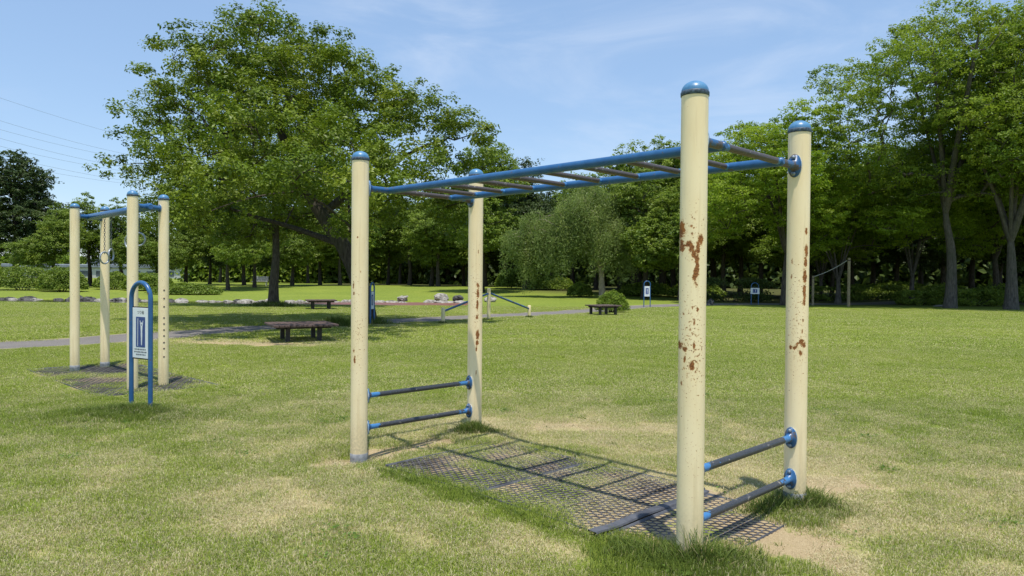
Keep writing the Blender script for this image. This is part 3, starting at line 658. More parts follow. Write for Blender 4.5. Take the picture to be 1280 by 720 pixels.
# flat grey strip between the mats
st = MB(); ts = np.linspace(-.12, 1.12, 26); Lp = []
for u in ts:
    lift = .012 + .02 * math.exp(-((u + .1) / .12) ** 2)
    for dd_, hh in ((.525, -.01), (.53, .0), (.585, .002), (.592, -.012)):
        wp = frame_pt(u, dd_ + .012 * math.sin(u * 5)); Lp.append((wp[0], wp[1], .02 * (float(fbm(np.array([wp[0]]), np.array([wp[1]]), 1.6, 3, 3)[0]) - .5) + lift + .012 + hh))
st.add(Lp, [(i * 4 + j, i * 4 + j + 1, (i + 1) * 4 + j + 1, (i + 1) * 4 + j) for i in range(25) for j in range(3)], False)
tag(st.build('mat_strip', M['strip']), 'flat grey rubber strip lying over the joint between two cell mats', 'rubber strip')
rubber_mat(-.72, .72, -1.75, 1.75, RC, RE, RD, 'weathered grey cell mat overgrown by grass under the hanging rings', pitch=.075, seed=4, border=.02)

# ------------------------------------------------------------------ rings frame
rf = thing('ring_frame', 'small cream posted frame with hanging rings from a blue beam behind the information sign', 'ring frame', (RC[0], RC[1], 0))
def rrel(p, z): return np.array((p[0] - RC[0], p[1] - RC[1], z))
for k, p in enumerate(RING):
    po = make_post(rf, tuple(rrel(p, -.02)), 2.57, R=.066, rows=120, segs=32, specks=[(1.2, .8, .2, 0, 1.5)], face=face_of(p), sleeve=(k < 2))
    if k == 3:
        po['label'] = 'cream post with a vertical row of dark worn spots'
        a0 = face_of(p)
        for z in (1.27, 1.16, 1.05, .90, .82, .74, .66, .57, .49, .38):
            sp_ = MB(); sp_.lathe([(.0115, 0), (.0105, .003), (.001, .004)], (.0655 * cos(a0 + .1), .0655 * sin(a0 + .1), z + .02), 8, (cos(a0 + .1), sin(a0 + .1), 0)); sp_.build('worn_spot', M['deck'], po)
ZB = 2.36; mids = [(RING[0] + RING[1]) / 2, (RING[2] + RING[3]) / 2]
for a, b in ((RING[0], RING[1]), (RING[2], RING[3])):
    u = (b - a) / np.linalg.norm(b - a); c_ = MB(); c_.tube([rrel(a + u * .06, ZB), rrel((a + b) / 2, ZB), rrel(b - u * .06, ZB)], [.03, .04, .03], 14); co_ = c_.build('crossbar', M['blue'], rf)
    flange(co_, rrel(a + u * .068, ZB), u, .8); flange(co_, rrel(b - u * .068, ZB), -u, .8)
u = (mids[1] - mids[0]) / np.linalg.norm(mids[1] - mids[0]); c_ = MB(); c_.tube([rrel(mids[0] - u * .08, ZB), rrel(mids[0] - u * .05, ZB), rrel(mids[1] + u * .05, ZB), rrel(mids[1] + u * .08, ZB)], [.03, .05, .05, .03], 20); c_.build('beam', M['blue'], rf)
def torus(mb, c, R_, r, ax1, ax2, n=24, s=8, sq=1.0):
    a = np.linspace(0, 2 * pi, n + 1); mb.tube(np.array(c) + np.cos(a)[:, None] * np.array(ax1) * R_ + np.sin(a)[:, None] * np.array(ax2) * R_ * sq, r, s, False)
LB = np.linalg.norm(mids[1] - mids[0])
for fr, zc, off in ((.28, 1.72, (.03, 0)), (.40, 1.76, (-.01, 0)), (.70, 1.93, (.0, 0)), (.86, 1.95, (0, 0))):
    p = mids[0] + u * LB * fr; top = ZB - .05; cm = MB(); nl = int((top - zc - .08) / .034); sd = np.array([u[0], u[1], 0]); sn = np.array([-u[1], u[0], 0])
    for k in range(nl + 1):
        zc2 = top - .01 - k * (top - zc - .085) / nl; torus(cm, rrel(p, zc2), .0105, .0032, sd if k % 2 else sn, (0, 0, 1), 10, 5, 2.1)
    ch = cm.build('chain', M['chain'], rf); rm = MB(); yaw = .5 + fr * 3; ax = np.array([cos(yaw), sin(yaw), 0]); torus(rm, rrel(p, zc), .085, .0125, ax, (0, 0, 1), 28, 10); rm.build('ring', M['ringm'], ch)

# ------------------------------------------------------------------ information signs
def text_mesh(body, size, name, mat, parent, loc, flip=None):
    cu = bpy.data.curves.new(name, 'FONT'); cu.body = body; cu.size = size; cu.align_x = 'CENTER'; cu.align_y = 'CENTER'
    o = bpy.data.objects.new(name, cu); COL.objects.link(o); dg = bpy.context.evaluated_depsgraph_get(); me = bpy.data.meshes.new_from_object(o.evaluated_get(dg)); COL.objects.unlink(o); bpy.data.objects.remove(o)
    me.materials.clear(); me.materials.append(mat); t = bpy.data.objects.new(name, me); COL.objects.link(t); t.parent = parent; t.location = loc; t.rotation_euler = (pi / 2, 0, 0); return t
def make_sign(label, loc, rz, group, width=.34, H=1.44, square=False, text=True):
    """front faces local -Y"""
    s = thing('information_sign', label, 'sign', loc, rz, group); hw = width / 2; R_ = .024; fr = MB(); pts = [(-hw, 0, -.15), (-hw, 0, .3), (-hw, 0, H - hw)]
    for a in np.linspace(pi, 0, 17)[1:-1]: pts.append((hw * cos(a), 0, H - hw + hw * sin(a)))
    pts += [(hw, 0, H - hw), (hw, 0, .3), (hw, 0, -.15)]; fr.tube(pts, R_, 12); fr.build('frame', M['blue'], s)
    z1 = H - hw - .10; z0 = z1 - (.36 if square else .54); pw = (width + .10 if square else width - .052); pm = MB(); pm.box((0, -.028 if square else 0, (z0 + z1) / 2), (pw, .006, z1 - z0), None, .002); yb = (-.028 if square else 0) - .0034
    p = pm.build('panel', M['panel'], s)
    for z in (z0 - .006, z1 + .006): br = MB(); br.box((0, .006, z), (width - .04, .014, .012)); br.build('bracket', M['darksteel'], s)
    h = z1 - z0; nb = MB(); zz0, zz1 = (z0 + h * .22, z0 + h * .82) if not square else (z0 + h * .18, z0 + h * .82); bw = pw * (.56 if not square else .5)
    nb.box((0, yb - .0006, (zz0 + zz1) / 2), (bw, .0012, zz1 - zz0)); nv = nb.build('pictogram_panel', M['navy'], p)
    fg = MB(); y_ = yb - .0018; cz = zz0 + (zz1 - zz0) * .5; k = (zz1 - zz0); fx = bw * .12
    def slab(x0, z0_, x1, z1_, w0, w1=None):
        a = np.array([x0, z0_]); b = np.array([x1, z1_]); t = (b - a) / np.linalg.norm(b - a); n = np.array([-t[1], t[0]]); w1 = w1 or w0
        q = [a - n * w0 / 2, a + n * w0 / 2, b + n * w1 / 2, b - n * w1 / 2]; V = [(v[0], y_, v[1]) for v in q] + [(v[0], y_ + .001, v[1]) for v in q]; fg.add(V, [(0, 1, 2, 3), (7, 6, 5, 4), (0, 4, 5, 1), (1, 5, 6, 2), (2, 6, 7, 3), (3, 7, 4, 0)], False)
    slab(-bw * .30, zz0 + k * .03, -bw * .28, zz1 - k * .05, .008)                                    # pole beside the figure
    slab(fx, cz - k * .02, fx, cz + k * .22, .022, .036)                                               # torso
    slab(fx - .014, cz + k * .20, fx - .026, zz1 - k * .12, .011, .009); slab(fx + .014, cz + k * .20, fx + .026, zz1 - k * .12, .011, .009)
    slab(fx - .006, cz - k * .02, fx - .002, zz0 + k * .06, .014, .009); slab(fx + .007, cz - k * .02, fx + .004, zz0 + k * .08, .014, .009)
    fg.lathe([(.0125, 0), (.0125, .001), (.0003, .0012)], (fx, y_ + .001, cz + k * .285), 14, (0, -1, 0), False); fg.build('figure', M['panel'], p)
    if text:
        text_mesh('つり輪', .042, 'title_text', M['ink'], p, (0, yb - .001, z1 - h * .095))
        tl = MB(); R = random.Random(4)
        for row in range(3):
            x = -pw * .36 + (.03 if row == 2 else 0); zl = z0 + h * (.175 - .052 * row)
            while x < pw * .34: w_ = R.uniform(.006, .014); tl.box((x, yb - .0006, zl), (w_, .0012, R.uniform(.008, .014))); x += w_ + R.uniform(.004, .009)
        tl.build('caption_lines', M['ink'], p)
    return s
make_sign('blue arched sign with a white panel standing in long grass before the ring frame', (-3.975, 7.735, g1(-3.975, 7.735) - .085), math.atan2(-.17, .29) + 2 * pi, None)
make_sign('blue arched sign seen edge on beside the leaning tree trunk', (-4.33, 22.4, 0), 1.42, None, H=1.28, text=False)
make_sign('slim arched sign with a narrow white panel at the path bend past the bush', (7.15, 38.2, 0), .1, None, H=1.36, text=False)
make_sign('broad white sign panel in the shade in front of the dark hedge', (14.6, 43.4, 0), -.1, None, width=.42, H=1.3, square=True, text=False)

# ------------------------------------------------------------------ platform benches
def make_bench(label, loc, rz, s=1.2, h=.40, lg=.35):
    b = thing('platform_bench', label, 'bench', loc, rz, None); t = MB(); n = 12; w = s / n
    for k in range(n): t.box((-s / 2 + w * (k + .5), 0, h - .0225 + .002 * ((k * 7) % 3)), (w - .012, s, .045), None, .005)
    t.build('slatted_top', M['deck'], b); f = MB()
    for q in (-lg, lg): f.box((0, q, h - .075), (s * .86, .05, .055))
    for q in (-lg, lg): f.box((q, 0, h - .078), (.052, 2 * lg + .2, .056))
    f.build('underframe', M['darksteel'], b)
    for sx in (-1, 1):
        for sy in (-1, 1):
            l_ = MB(); l_.box((sx * lg, sy * lg, (h - .1) / 2 - .03), (.095, .095, h - .04), None, .006); l_.build('leg', M['darksteel'], b)
    return b
make_bench('large brown slatted platform bench at the edge of the leaning tree shade', (-4.85, 16.6, 0), radians(27), 1.42, .39)
make_bench('brown platform bench on the grass near the pond, second trunk to its left', (-8.55, 32.3, 0), radians(20), 1.3, .42)
make_bench('brown platform bench in front of the round clipped bush', (3.72, 29.4, 0), radians(24), 1.1, .40, .36)

def park_bench(label, loc, rz, mat):
    b = thing('park_bench', label, 'bench', loc, rz); s = MB()
    for k in range(3): s.box((0, -.16 + .14 * k, .43), (1.5, .12, .04), None, .006)
    s.build('seat', mat, b); k_ = MB()
    for k in range(3): k_.box((0, .22 + .02 * k, .56 + .15 * k), (1.5, .035, .12), None, .006)
    k_.build('backrest', mat, b)
    for sx in (-.6, .6):
        l_ = MB(); l_.box((sx, -.15, .2), (.06, .06, .42)); l_.box((sx, .2, .4), (.062, .05, .86)); l_.box((sx, .02, .385), (.05, .36, .05)); l_.build('leg', M['concrete'], b)
park_bench('pale park bench facing the pond under the far trees', (-24.6, 70.5, g1(-24.6, 70.5)), .1, M['concrete'])

# ------------------------------------------------------------------ sloping bars
sb = thing('sloping_bars', 'low cream posts joined by blue bars sloping down from a taller middle post', 'exercise bars', (-.8, 25.05, 0))
SP = [np.array((-1.4, -1.9)), np.array((0., 0.)), np.array((1.45, 1.85))]; SH = [.50, 1.06, .46]
for p, h in zip(SP, SH):
    m_ = MB(); m_.tube([(p[0], p[1], -.15), (p[0], p[1], h * .5), (p[0], p[1], h - .02), (p[0], p[1], h)], [.062, .062, .062, .045], 16); q = m_.build('post', M['cream_far'], sb)
    if h > 1: c_ = MB(); c_.lathe([(.064, h - .05), (.066, h + .0), (.05, h + .04), (.001, h + .055)], (p[0], p[1], 0), 16); c_.build('cap', M['cream_far'], q)
for a, b, ha, hb in ((0, 1, .38, .93), (1, 2, .95, .33)):
    m_ = MB(); m_.tube([(SP[a][0], SP[a][1], ha), (SP[b][0], SP[b][1], hb)], .035, 12); m_.build('bar', M['blue_worn'], sb)

# ------------------------------------------------------------------ net posts, slender pole
def stake(name, label, cat, x, y, h, r, mat, z=None):
    t = thing(name, label, cat, (x, y, g1(x, y))); m_ = MB(); m_.tube([(0, 0, -.2), (0, 0, h * .6), (0, 0, h - .03), (0, 0, h)], [r, r * .97, r * .95, r * .6], 12); m_.build('shaft', mat, t); c_ = MB(); c_.lathe([(r * 1.02, h - .16), (r * 1.25, h - .155), (r * 1.25, h - .12), (r * 1.02, h - .115)], (0, 0, 0), 12); c_.build('hook_band', M['darksteel'], t); return t
stake('net_post', 'tall thin wooden post holding the white rope at the lawn edge', 'post', 19.3, 41.4, 2.78, .085, M['woodpost'])
stake('net_post', 'short wooden post at the low end of the white rope', 'post', 17.75, 42.6, 1.75, .07, M['woodpost'])
stake('pole', 'slender dark pole among the trees behind the rope', 'pole', 22.2, 52, 3.1, .06, M['darksteel'])
rp = MB(); a = np.array((19.3, 41.4, 2.70)); b = np.array((17.75, 42.6, 1.68)); t_ = np.linspace(0, 1, 20); pts = a + (b - a) * t_[:, None]; pts[:, 2] -= .10 * np.sin(pi * t_)
rp.tube(pts, .016, 8); tag(rp.build('rope', M['rope']), 'white rope sagging between two wooden posts', 'rope')

# ------------------------------------------------------------------ rocks
def rock_mesh(seed, mat, flat=.6):
    R = np.random.default_rng(seed); n, m_ = 11, 18; V = []
    for i in range(n):
        ph = pi * i / (n - 1)
        for j in range(m_):
            th = 2 * pi * j / m_; V.append((sin(ph) * cos(th), sin(ph) * sin(th), cos(ph)))
    V = np.array(V)
    for _ in range(9):
        d = R.normal(size=3); d /= np.linalg.norm(d); c = R.uniform(.5, .85); s = V @ d; V = V - np.clip(s - c, 0, None)[:, None] * d * .9
    V = V + .05 * R.normal(size=V.shape) * (np.abs(V[:, 2:3]) < .98); V[:, 2] *= flat; V[::1]
    F = [(i * m_ + j, (i + 1) * m_ + j, (i + 1) * m_ + (j + 1) % m_, i * m_ + (j + 1) % m_) for i in range(n - 1) for j in range(m_)]
    return V, F
RK = []
for k in range(6):
    V, F = rock_mesh(40 + k, None, .55 + .06 * k); mb = MB(); mb.add(V, F, False); me = mb.build('rock', M['rock'] if k < 4 else M['rock_dark']).data; RK.append(me)
for o in [o for o in list(COL.objects) if o.name.startswith('rock')]: bpy.data.objects.remove(o)
def rock(k, x, y, z, sx, sy, sz, rz, label, group=None):
    o = bpy.data.objects.new('rock', RK[k]); COL.objects.link(o); o.location = (x, y, z); o.scale = (sx, sy, sz); o.rotation_euler = (0, 0, rz); tag(o, label, 'rock', group); return o
R = random.Random(3); x = -37.
while x < -3.0:
    k = R.randrange(6) if x < -14 else R.randrange(4); s = R.uniform(.26, .5); dk = k >= 4
    if x < -24 and R.random() < .3: k = 4 + R.randrange(2); s *= 1.35; dk = True
    y = float(pond_far(np.array([x]))[0]) - .35 + R.uniform(-.2, .2)
    rock(k, x, y, -.12, s * 1.25, s * .8, s * R.uniform(.6, .95), R.uniform(-.4, .4) + (pi if R.random() < .5 else 0), 'dark boulder in the row edging the far bank of the pond' if dk else 'pale grey boulder in the row edging the far bank of the pond', 'dark boulders edging the pond' if dk else 'pale boulders edging the pond')
    x += s * R.uniform(1.15, 1.8) + (R.uniform(.3, 1.0) if R.random() < .15 else 0)
for (x, y, s, k, lb) in ((-9.3, 44.3, .45, 0, 'pale boulder sitting upright on top of the pond edging left of the sloping bars'), (-6.6, 43.8, .45, 1, 'squat pale boulder just left of the dark speckled stone heap'), (-4.4, 44.3, .58, 3, 'largest grey rounded boulder near the right end of the pond'), (-3.3, 44.0, .38, 5, 'dark rock leaning on the large boulder at the right end of the pond'), (-1.3, 43.5, .4, 2, 'low white stone farthest right beyond the sloping bars')):
    rock(k, x, y, .15, s, s * .8, s * .8, 1.1 * s, lb)
for (x, y, sx, lb) in ((26.5, 44.6, 1.5, 'long flat pale stone lying in the shade left of the multi stemmed maple'), (29.3, 43.6, .9, 'flat pale stone lying right of the multi stemmed maple'), (25.1, 41.9, .55, 'small flat stone beside the tall grey trunk')):
    o = rock(0, x, y, g1(x, y) + .03, sx, .5, .16, 0, lb)
    o.data = RK[0].copy(); o.data.materials.clear(); o.data.materials.append(M['stone'])
rock(4, 11.7, 42.6, .1, .3, .3, .35, 0, 'small dark rock on the shaded grass right of the path end')

# ------------------------------------------------------------------ trees
def leaf_quads(P, N, size, R, asp=.55):
    n = len(P); a = R.normal(size=(n, 3)); u = np.cross(N, a); u /= np.linalg.norm(u, axis=1)[:, None] + 1e-9; v = np.cross(N, u); s = size * (.65 + .7 * R.random(n))[:, None]
    V = np.empty((n, 4, 3)); V[:, 0] = P - u * s * .5; V[:, 1] = P + v * s * asp * .5 - u * s * .08 + N * s * .08; V[:, 2] = P + u * s * .5 - N * s * .06; V[:, 3] = P - v * s * asp * .5 - u * s * .08 + N * s * .08
    return V.reshape(-1, 3), np.arange(n * 4).reshape(n, 4)
def sample_blobs(blobs, n, mind, R, shell=.55):
    B = np.array(blobs, float); w = (B[:, 3] * B[:, 4] * B[:, 5]) ** .667; w /= w.sum(); out = []
    tries = 0; G = np.empty((0, 3))
    while len(out) < n and tries < n * 40:
        tries += 1; b = B[R.choice(len(B), p=w)]; d = R.normal(size=3); d /= np.linalg.norm(d); r = (shell + (1 - shell) * R.random() ** .6) * (1.03 if R.random() < .9 else 1.1)
        p = b[:3] + d * r * b[3:6]; q = ((p - B[:, :3]) / B[:, 3:6]); 
        if (np.sum(q * q, 1) < .38).any() and R.random() < .55: continue
        if len(out):
            A = np.array(out); dd = (A - p); dd[:, 2] *= 1.35
            if (np.sum(dd * dd, 1) < mind * mind).any(): continue
        out.append(p)
    return np.array(out)
def make_tree(name, label, cat, trunk, r0, blobs, ncl, nleaf, lsize, cr, mat, bark, seed, mind=.5, flat=.55, droop=0., group=None, up=.55, stems=None, twig=.012, low_first=0., shell=.55, asp=.55, loc=(0, 0, 0), rz=0, drop_lower=.0):
    R = np.random.default_rng(seed); root = thing(name, label, cat, loc, rz, group); cl = sample_blobs(blobs, ncl, mind, R, shell)
    # skeleton
    nodes = []; par = []; fixed = {}
    def addpoly(P, rads, p0):
        last = p0
        for p, r in zip(P, rads): nodes.append(np.array(p, float)); par.append(last); last = len(nodes) - 1; fixed[last] = r
        return last
    TP = catmull(np.array(trunk, float), 5); fr = np.linspace(1, .42, len(TP)); addpoly(TP, r0 * fr, -1)
    for s in (stems or []):
        P = catmull(np.array(s[0], float), 4); k = int(np.argmin([np.linalg.norm(q - P[0]) for q in nodes])); addpoly(P[1:], np.linspace(s[1], s[1] * .35, len(P) - 1), k)
    nt = len(TP); zf = TP[-1][2]; start = len(nodes); live = [i for i in range(len(nodes)) if nodes[i][2] > low_first]
    cen = TP[-1]; order = np.argsort(np.linalg.norm(cl - cen, axis=1)); leafcount = {}; ends = []
    for ci in order:
        c = cl[ci]; A = np.array([nodes[i] for i in live]); dv = c - A; dist = np.linalg.norm(dv, axis=1)
        pen = dist + np.where(dv[:, 2] < -.15, .8 * -dv[:, 2], 0); j = live[int(np.argmin(pen))]; a = nodes[j]; L = np.linalg.norm(c - a); k = max(1, int(L / .45)); last = j
        bow = np.array([0, 0, .10 * L * (1 if droop <= 0 else -.5)]) + R.normal(size=3) * .05 * L
        for i in range(1, k + 1):
            t = i / k; p = a + (c - a) * t + bow * math.sin(pi * t); nodes.append(p); par.append(last); last = len(nodes) - 1; live.append(last)
        ends.append(last)
    n = len(nodes); cnt = np.zeros(n)
    for e in ends: cnt[e] += 1
    for i in range(n - 1, -1, -1):
        if par[i] >= 0: cnt[par[i]] += cnt[i]
    rad = twig * np.maximum(cnt, 1) ** .52; rad = np.minimum(rad, r0 * .62)
    for i, r in fixed.items(): rad[i] = max(r, 0)
    for i in range(start, n): rad[i] = min(rad[i], rad[par[i]] * .95 if par[i] >= start else rad[par[i]] * .85)
    ch = [[] for _ in range(n)]
    for i in range(n):
        if par[i] >= 0: ch[par[i]].append(i)
    tb = MB(); done = set(); stack = [0]; trunk_r0 = r0
    chains = []
    def follow(i, pre):
        P = ([pre] if pre is not None else []) + [i]; cur = i
        while ch[cur]:
            nx_ = max(ch[cur], key=lambda q: (cur < start and q < start and q == cur + 1, cnt[q] + (1e6 if q < start else 0)))
            for q in ch[cur]:
                if q != nx_: todo.append((q, cur))
            P.append(nx_); cur = nx_
        return P
    todo = [(0, None)]
    while todo:
        i, pre = todo.pop(); P = follow(i, pre); chains.append(P)
    NODE = np.array(nodes)
    for P in chains:
        pts = NODE[P]; rr = rad[P].copy()
        if P[0] != 0: rr[0] = min(rr[0], rr[1] * 1.15)
        else:
            rr = rr * 1.0; fl = np.exp(-(pts[:, 2] - pts[0][2]) / (r0 * 2.2)); rr = rr * (1 + .28 * fl)
        if len(P) == 2 and np.linalg.norm(pts[1] - pts[0]) < 1e-4: continue
        rr[-1] *= .5; mx = rr.max(); tb.tube(pts, rr, 12 if mx > .2 else 8 if mx > .06 else 5 if mx > .025 else 3, False)
    V = np.vstack(tb.v)
    tr = tb.build('trunk', bark, root)
    # leaves
    m_ = len(cl) * nleaf; ci = np.repeat(np.arange(len(cl)), nleaf); g = R.normal(size=(m_, 3)); g /= np.linalg.norm(g, axis=1)[:, None]; rr = R.random(m_) ** .42
    cs = (.75 + .5 * R.random(len(cl)))[ci]
    if droop > 0: off = g * rr[:, None] * cr * cs[:, None]; sg = g
    else:                                                             # every cluster is a handful of leafy tufts with gaps between
        ns = 10; sd = R.normal(size=(len(cl), ns, 3)); sd[..., 2] += .25; sd /= np.linalg.norm(sd, axis=2)[..., None]; sr = (.35 + .65 * R.random((len(cl), ns)) ** .5)[..., None]
        k = R.integers(0, ns, m_); sg = sd[ci, k]; off = (sg * sr[ci, k] + g * rr[:, None] * .36) * cr * cs[:, None]
    off[:, 2] *= flat
    if droop > 0: off[:, 2] = off[:, 2] - droop * R.random(m_) ** 1.3 * (.6 + .8 * R.random(len(cl)))[ci]; off[:, :2] *= (1 - .35 * (R.random(m_)[:, None]))
    P = cl[ci] + off; N = g * .45 + sg * .4 + np.array([0, 0, up + .15]) + R.normal(size=(m_, 3)) * .42
    if droop > 0: N = R.normal(size=(m_, 3)); N[:, 2] *= .35
    N /= np.linalg.norm(N, axis=1)[:, None]; LV, LF = leaf_quads(P, N, lsize, R, asp)
    if droop > 0: pass
    lump = np.clip(R.random(len(cl)) ** 1.8, 0, 1)[ci]; tint = np.clip(R.random(m_) * .45 + .35 * R.random(len(cl))[ci] + .2 * (g[:, 2] > 0), 0, 1)
    np_mesh('crown', LV, LF, mat, {'tint': np.repeat(tint, 4), 'lump': np.repeat(lump, 4)}, False, root)
    return root

weeds()
# front leaning tree (broad dome)
def W2(px, Yd): return (px - 640) / 903. * Yd
FB = (-4.6, 22.8)
def fb(px, y, dy=0):
    D = 22.8 + dy   # picture measure -> metres relative to the front tree
    return ((px - 640) / 903. * D - FB[0], dy, 1.475 + (344 - y) / 903. * D)
blobs_main = []
for px, y, rx, rz_, dy, ry in ((325, 62, 2.0, 1.3, .0, 2.6), (262, 88, 1.65, 1.3, -.3, 2.4), (400, 84, 1.75, 1.3, .2, 2.6), (220, 132, 1.55, 1.2, .2, 2.2), (436, 104, 1.05, 1.25, -.6, 2.0), (510, 136, 1.5, 1.0, .2, 2.4), (574, 166, 1.25, .85, -.1, 1.8),
                               (172, 158, 1.2, .75, .2, 1.6), (166, 214, 1.15, .65, .1, 1.6), (215, 200, 1.4, .9, -.4, 2.0), (330, 130, 1.9, 1.1, -1.8, 2.0), (450, 165, 1.7, 1.1, -1.6, 2.0), (390, 150, 1.6, 1.0, 2.2, 2.2), (280, 160, 1.7, 1.0, 2.2, 2.2), (540, 205, 1.5, .9, -.8, 2.0),
                               (250, 235, 1.7, .8, -1.6, 2.0), (330, 205, 1.5, .8, -3.0, 1.8), (420, 215, 1.5, .8, -3.0, 1.8), (500, 235, 1.7, .8, -1.4, 2.0), (560, 250, 1.3, .8, .6, 1.8), (300, 262, 1.7, .65, 1.8, 2.0), (390, 240, 1.6, .8, 3.0, 2.0), (480, 265, 1.5, .7, 2.2, 2.0), (210, 265, 1.2, .6, .4, 1.6), (595, 205, .9, .7, .8, 1.4), (575, 285, 1.0, .5, .2, 1.4),
                               (300, 150, 1.5, .8, -4.6, 1.6), (400, 170, 1.5, .8, -5.0, 1.6), (480, 205, 1.3, .7, -4.4, 1.5), (235, 195, 1.3, .7, -4.0, 1.5), (340, 235, 1.4, .6, -5.6, 1.5), (285, 215, 1.3, .6, -6.6, 1.5), (385, 215, 1.3, .6, -7.0, 1.5), (598, 178, 1.0, .9, .3, 1.5), (550, 140, 1.1, .8, .6, 1.6), (478, 116, 1.2, .9, .8, 1.8), (605, 235, .9, .8, .2, 1.4), (355, 100, 1.6, 1.1, -1.6, 1.8), (290, 110, 1.4, 1.1, -1.8, 1.8), (450, 240, 1.1, .55, -6.2, 1.4), (240, 262, 1.0, .5, -5.4, 1.3), (430, 285, 1.1, .5, -3.4, 1.4)):
    c = fb(px, y, dy); blobs_main.append((c[0], c[1], c[2], max(.25, rx - .68), max(.3, ry - .65), max(.2, rz_ - .42)))
tr_main = [fb(458, 408), fb(455, 380), fb(447, 345, -.1), fb(428, 305, -.2), fb(402, 268, -.2), fb(385, 240, -.1), fb(372, 205, .1)]
tr_main[0] = (0, 0, -.15)
st_main = [([fb(372, 205, .1), fb(350, 165, .2), fb(344, 130, .1), fb(345, 80, 0)], .15), ([fb(385, 240, -.1), fb(350, 225, -.5), fb(305, 190, -.8), fb(260, 160, -.7)], .12), ([fb(372, 205, .1), fb(400, 165, .4), fb(425, 130, .3), fb(432, 95, 0)], .11), ([fb(402, 268, -.2), fb(440, 235, .3), fb(485, 205, .4), fb(530, 180, .2)], .13), ([fb(428, 305, -.2), fb(370, 285, .6), fb(310, 268, .9), fb(255, 250, .6)], .10), ([fb(350, 225, -.5), fb(300, 228, .2), fb(240, 215, .3), fb(190, 205, 0)], .08)]
make_tree('broad_tree', 'tall broad domed tree with a leaning trunk behind the left post', 'tree', tr_main, .33, blobs_main, 720, 470, .105, .75, M['leaf_main'], M['bark'], 1, mind=.82, flat=.66, shell=.55, stems=st_main, twig=.010, loc=(FB[0], FB[1], 0), low_first=2.0)

def woods_blobs(R, H, W_, base, k=9):
    b = []
    for i in range(k):
        t = (i + .5) / k; z = base + (H - base) * (.1 + .85 * t); w = W_ * math.sin(pi * min(1, .22 + .78 * t) ** .9) ** .7 * .55
        a = R.random() * 2 * pi; d = W_ * .42 * (1 - .75 * t) * (.6 + .6 * R.random()); b.append((d * cos(a), d * sin(a), z, max(.5, w * .75), max(.5, w * .75), (H - base) / k * 1.15))
    return b
# second trunk behind the dome
R0 = np.random.default_rng(11)
b2 = [(-1.5, 0, 5.2, 2.8, 2.6, 1.6), (1.6, .3, 5.6, 2.6, 2.4, 1.7), (0, .4, 7.6, 2.8, 2.6, 1.7), (-3.6, -.4, 5.0, 1.8, 1.8, 1.0), (3.6, 0, 5.0, 1.8, 1.8, 1.1), (-1.8, .6, 3.7, 1.8, 1.8, .7), (2.2, 1, 3.8, 1.8, 1.8, .7), (-5.0, .4, 4.4, 1.4, 1.5, .8)]
make_tree('shade_tree', 'upright thick trunked tree with ferny grass at its foot beside the pond', 'tree', [(0, 0, -.1), (.03, 0, 1.2), (.12, 0, 2.4), (.05, .1, 4.2), (0, .1, 6)], .25, b2, 300, 190, .135, .78, M['leaf_main'], M['bark'], 2, mind=.62, loc=(-11.5, 34.8, 0), low_first=2.2, twig=.013)

# zelkova style tall trees at the right
def vase(seed, H, Rw, base=4.0, k=15, low=True):
    R = np.random.default_rng(seed); b = []
    for i in range(k):
        a = i * 2.4 + R.random() * .6; t = (i + .5) / k; rr_ = Rw * (.25 + .72 * R.random()) * (1 - .45 * t ** 3); z = base + (H - base) * (.18 + .74 * t)
        b.append((rr_ * cos(a), rr_ * sin(a), z, Rw * .32 * (.8 + .5 * R.random()), Rw * .32 * (.8 + .5 * R.random()), .85 + .55 * R.random()))
    b.append((0, 0, H - 1.2, Rw * .4, Rw * .4, 1.0)); return b
def vase_stems(seed, z0, H, Rw, n=5, r=.15, lean=.0):
    R = np.random.default_rng(seed); out = []
    for k in range(n):
        a = k * 2 * pi / n + R.random() * .8; q = Rw * (.35 + .35 * R.random())
        out.append(([(lean, 0, z0), (lean + q * .25 * cos(a), q * .25 * sin(a), z0 + (H - z0) * .25), (lean + q * .62 * cos(a), q * .62 * sin(a), z0 + (H - z0) * .55), (lean + q * cos(a), q * sin(a), z0 + (H - z0) * .85)], r * (.7 + .5 * R.random())))
    return out
zel = make_tree('zelkova_tree', 'tallest spreading tree with a smooth grey trunk at the right lawn edge', 'tree', [(0, 0, -.1), (.05, 0, 1.5), (.0, 0, 3.2), (-.25, 0, 4.6), (-.35, 0, 5.4)], .31, vase(3, 16.8, 6.2, 4.4, 20), 420, 210, .145, .85, M['leaf_zelk'], M['bark_grey'], 3, mind=.92, flat=.52, stems=vase_stems(5, 5.3, 15.5, 5.4, 6, .17, -.35), loc=(24.4, 40.2, 0), low_first=4.5, twig=.012)
dup(zel, (31.2, 41.0, 0), 2.2, (1.0, 1.0, 1.06), 'tall spreading tree whose crown runs out of the right edge')
zel2 = make_tree('zelkova_tree', 'stout forked grey trunk nearest the right edge of the photo', 'tree', [(0, 0, -.1), (.0, 0, 1.5), (-.05, 0, 3.0), (-.1, 0, 3.8)], .32, vase(8, 14.5, 6.0, 4.6, 16), 330, 210, .145, .85, M['leaf_zelk'], M['bark_grey'], 4, mind=.92, flat=.52, stems=vase_stems(9, 3.7, 13.5, 5.5, 5, .16, -.1), loc=(26.9, 38.9, 0), low_first=4.2, twig=.012)
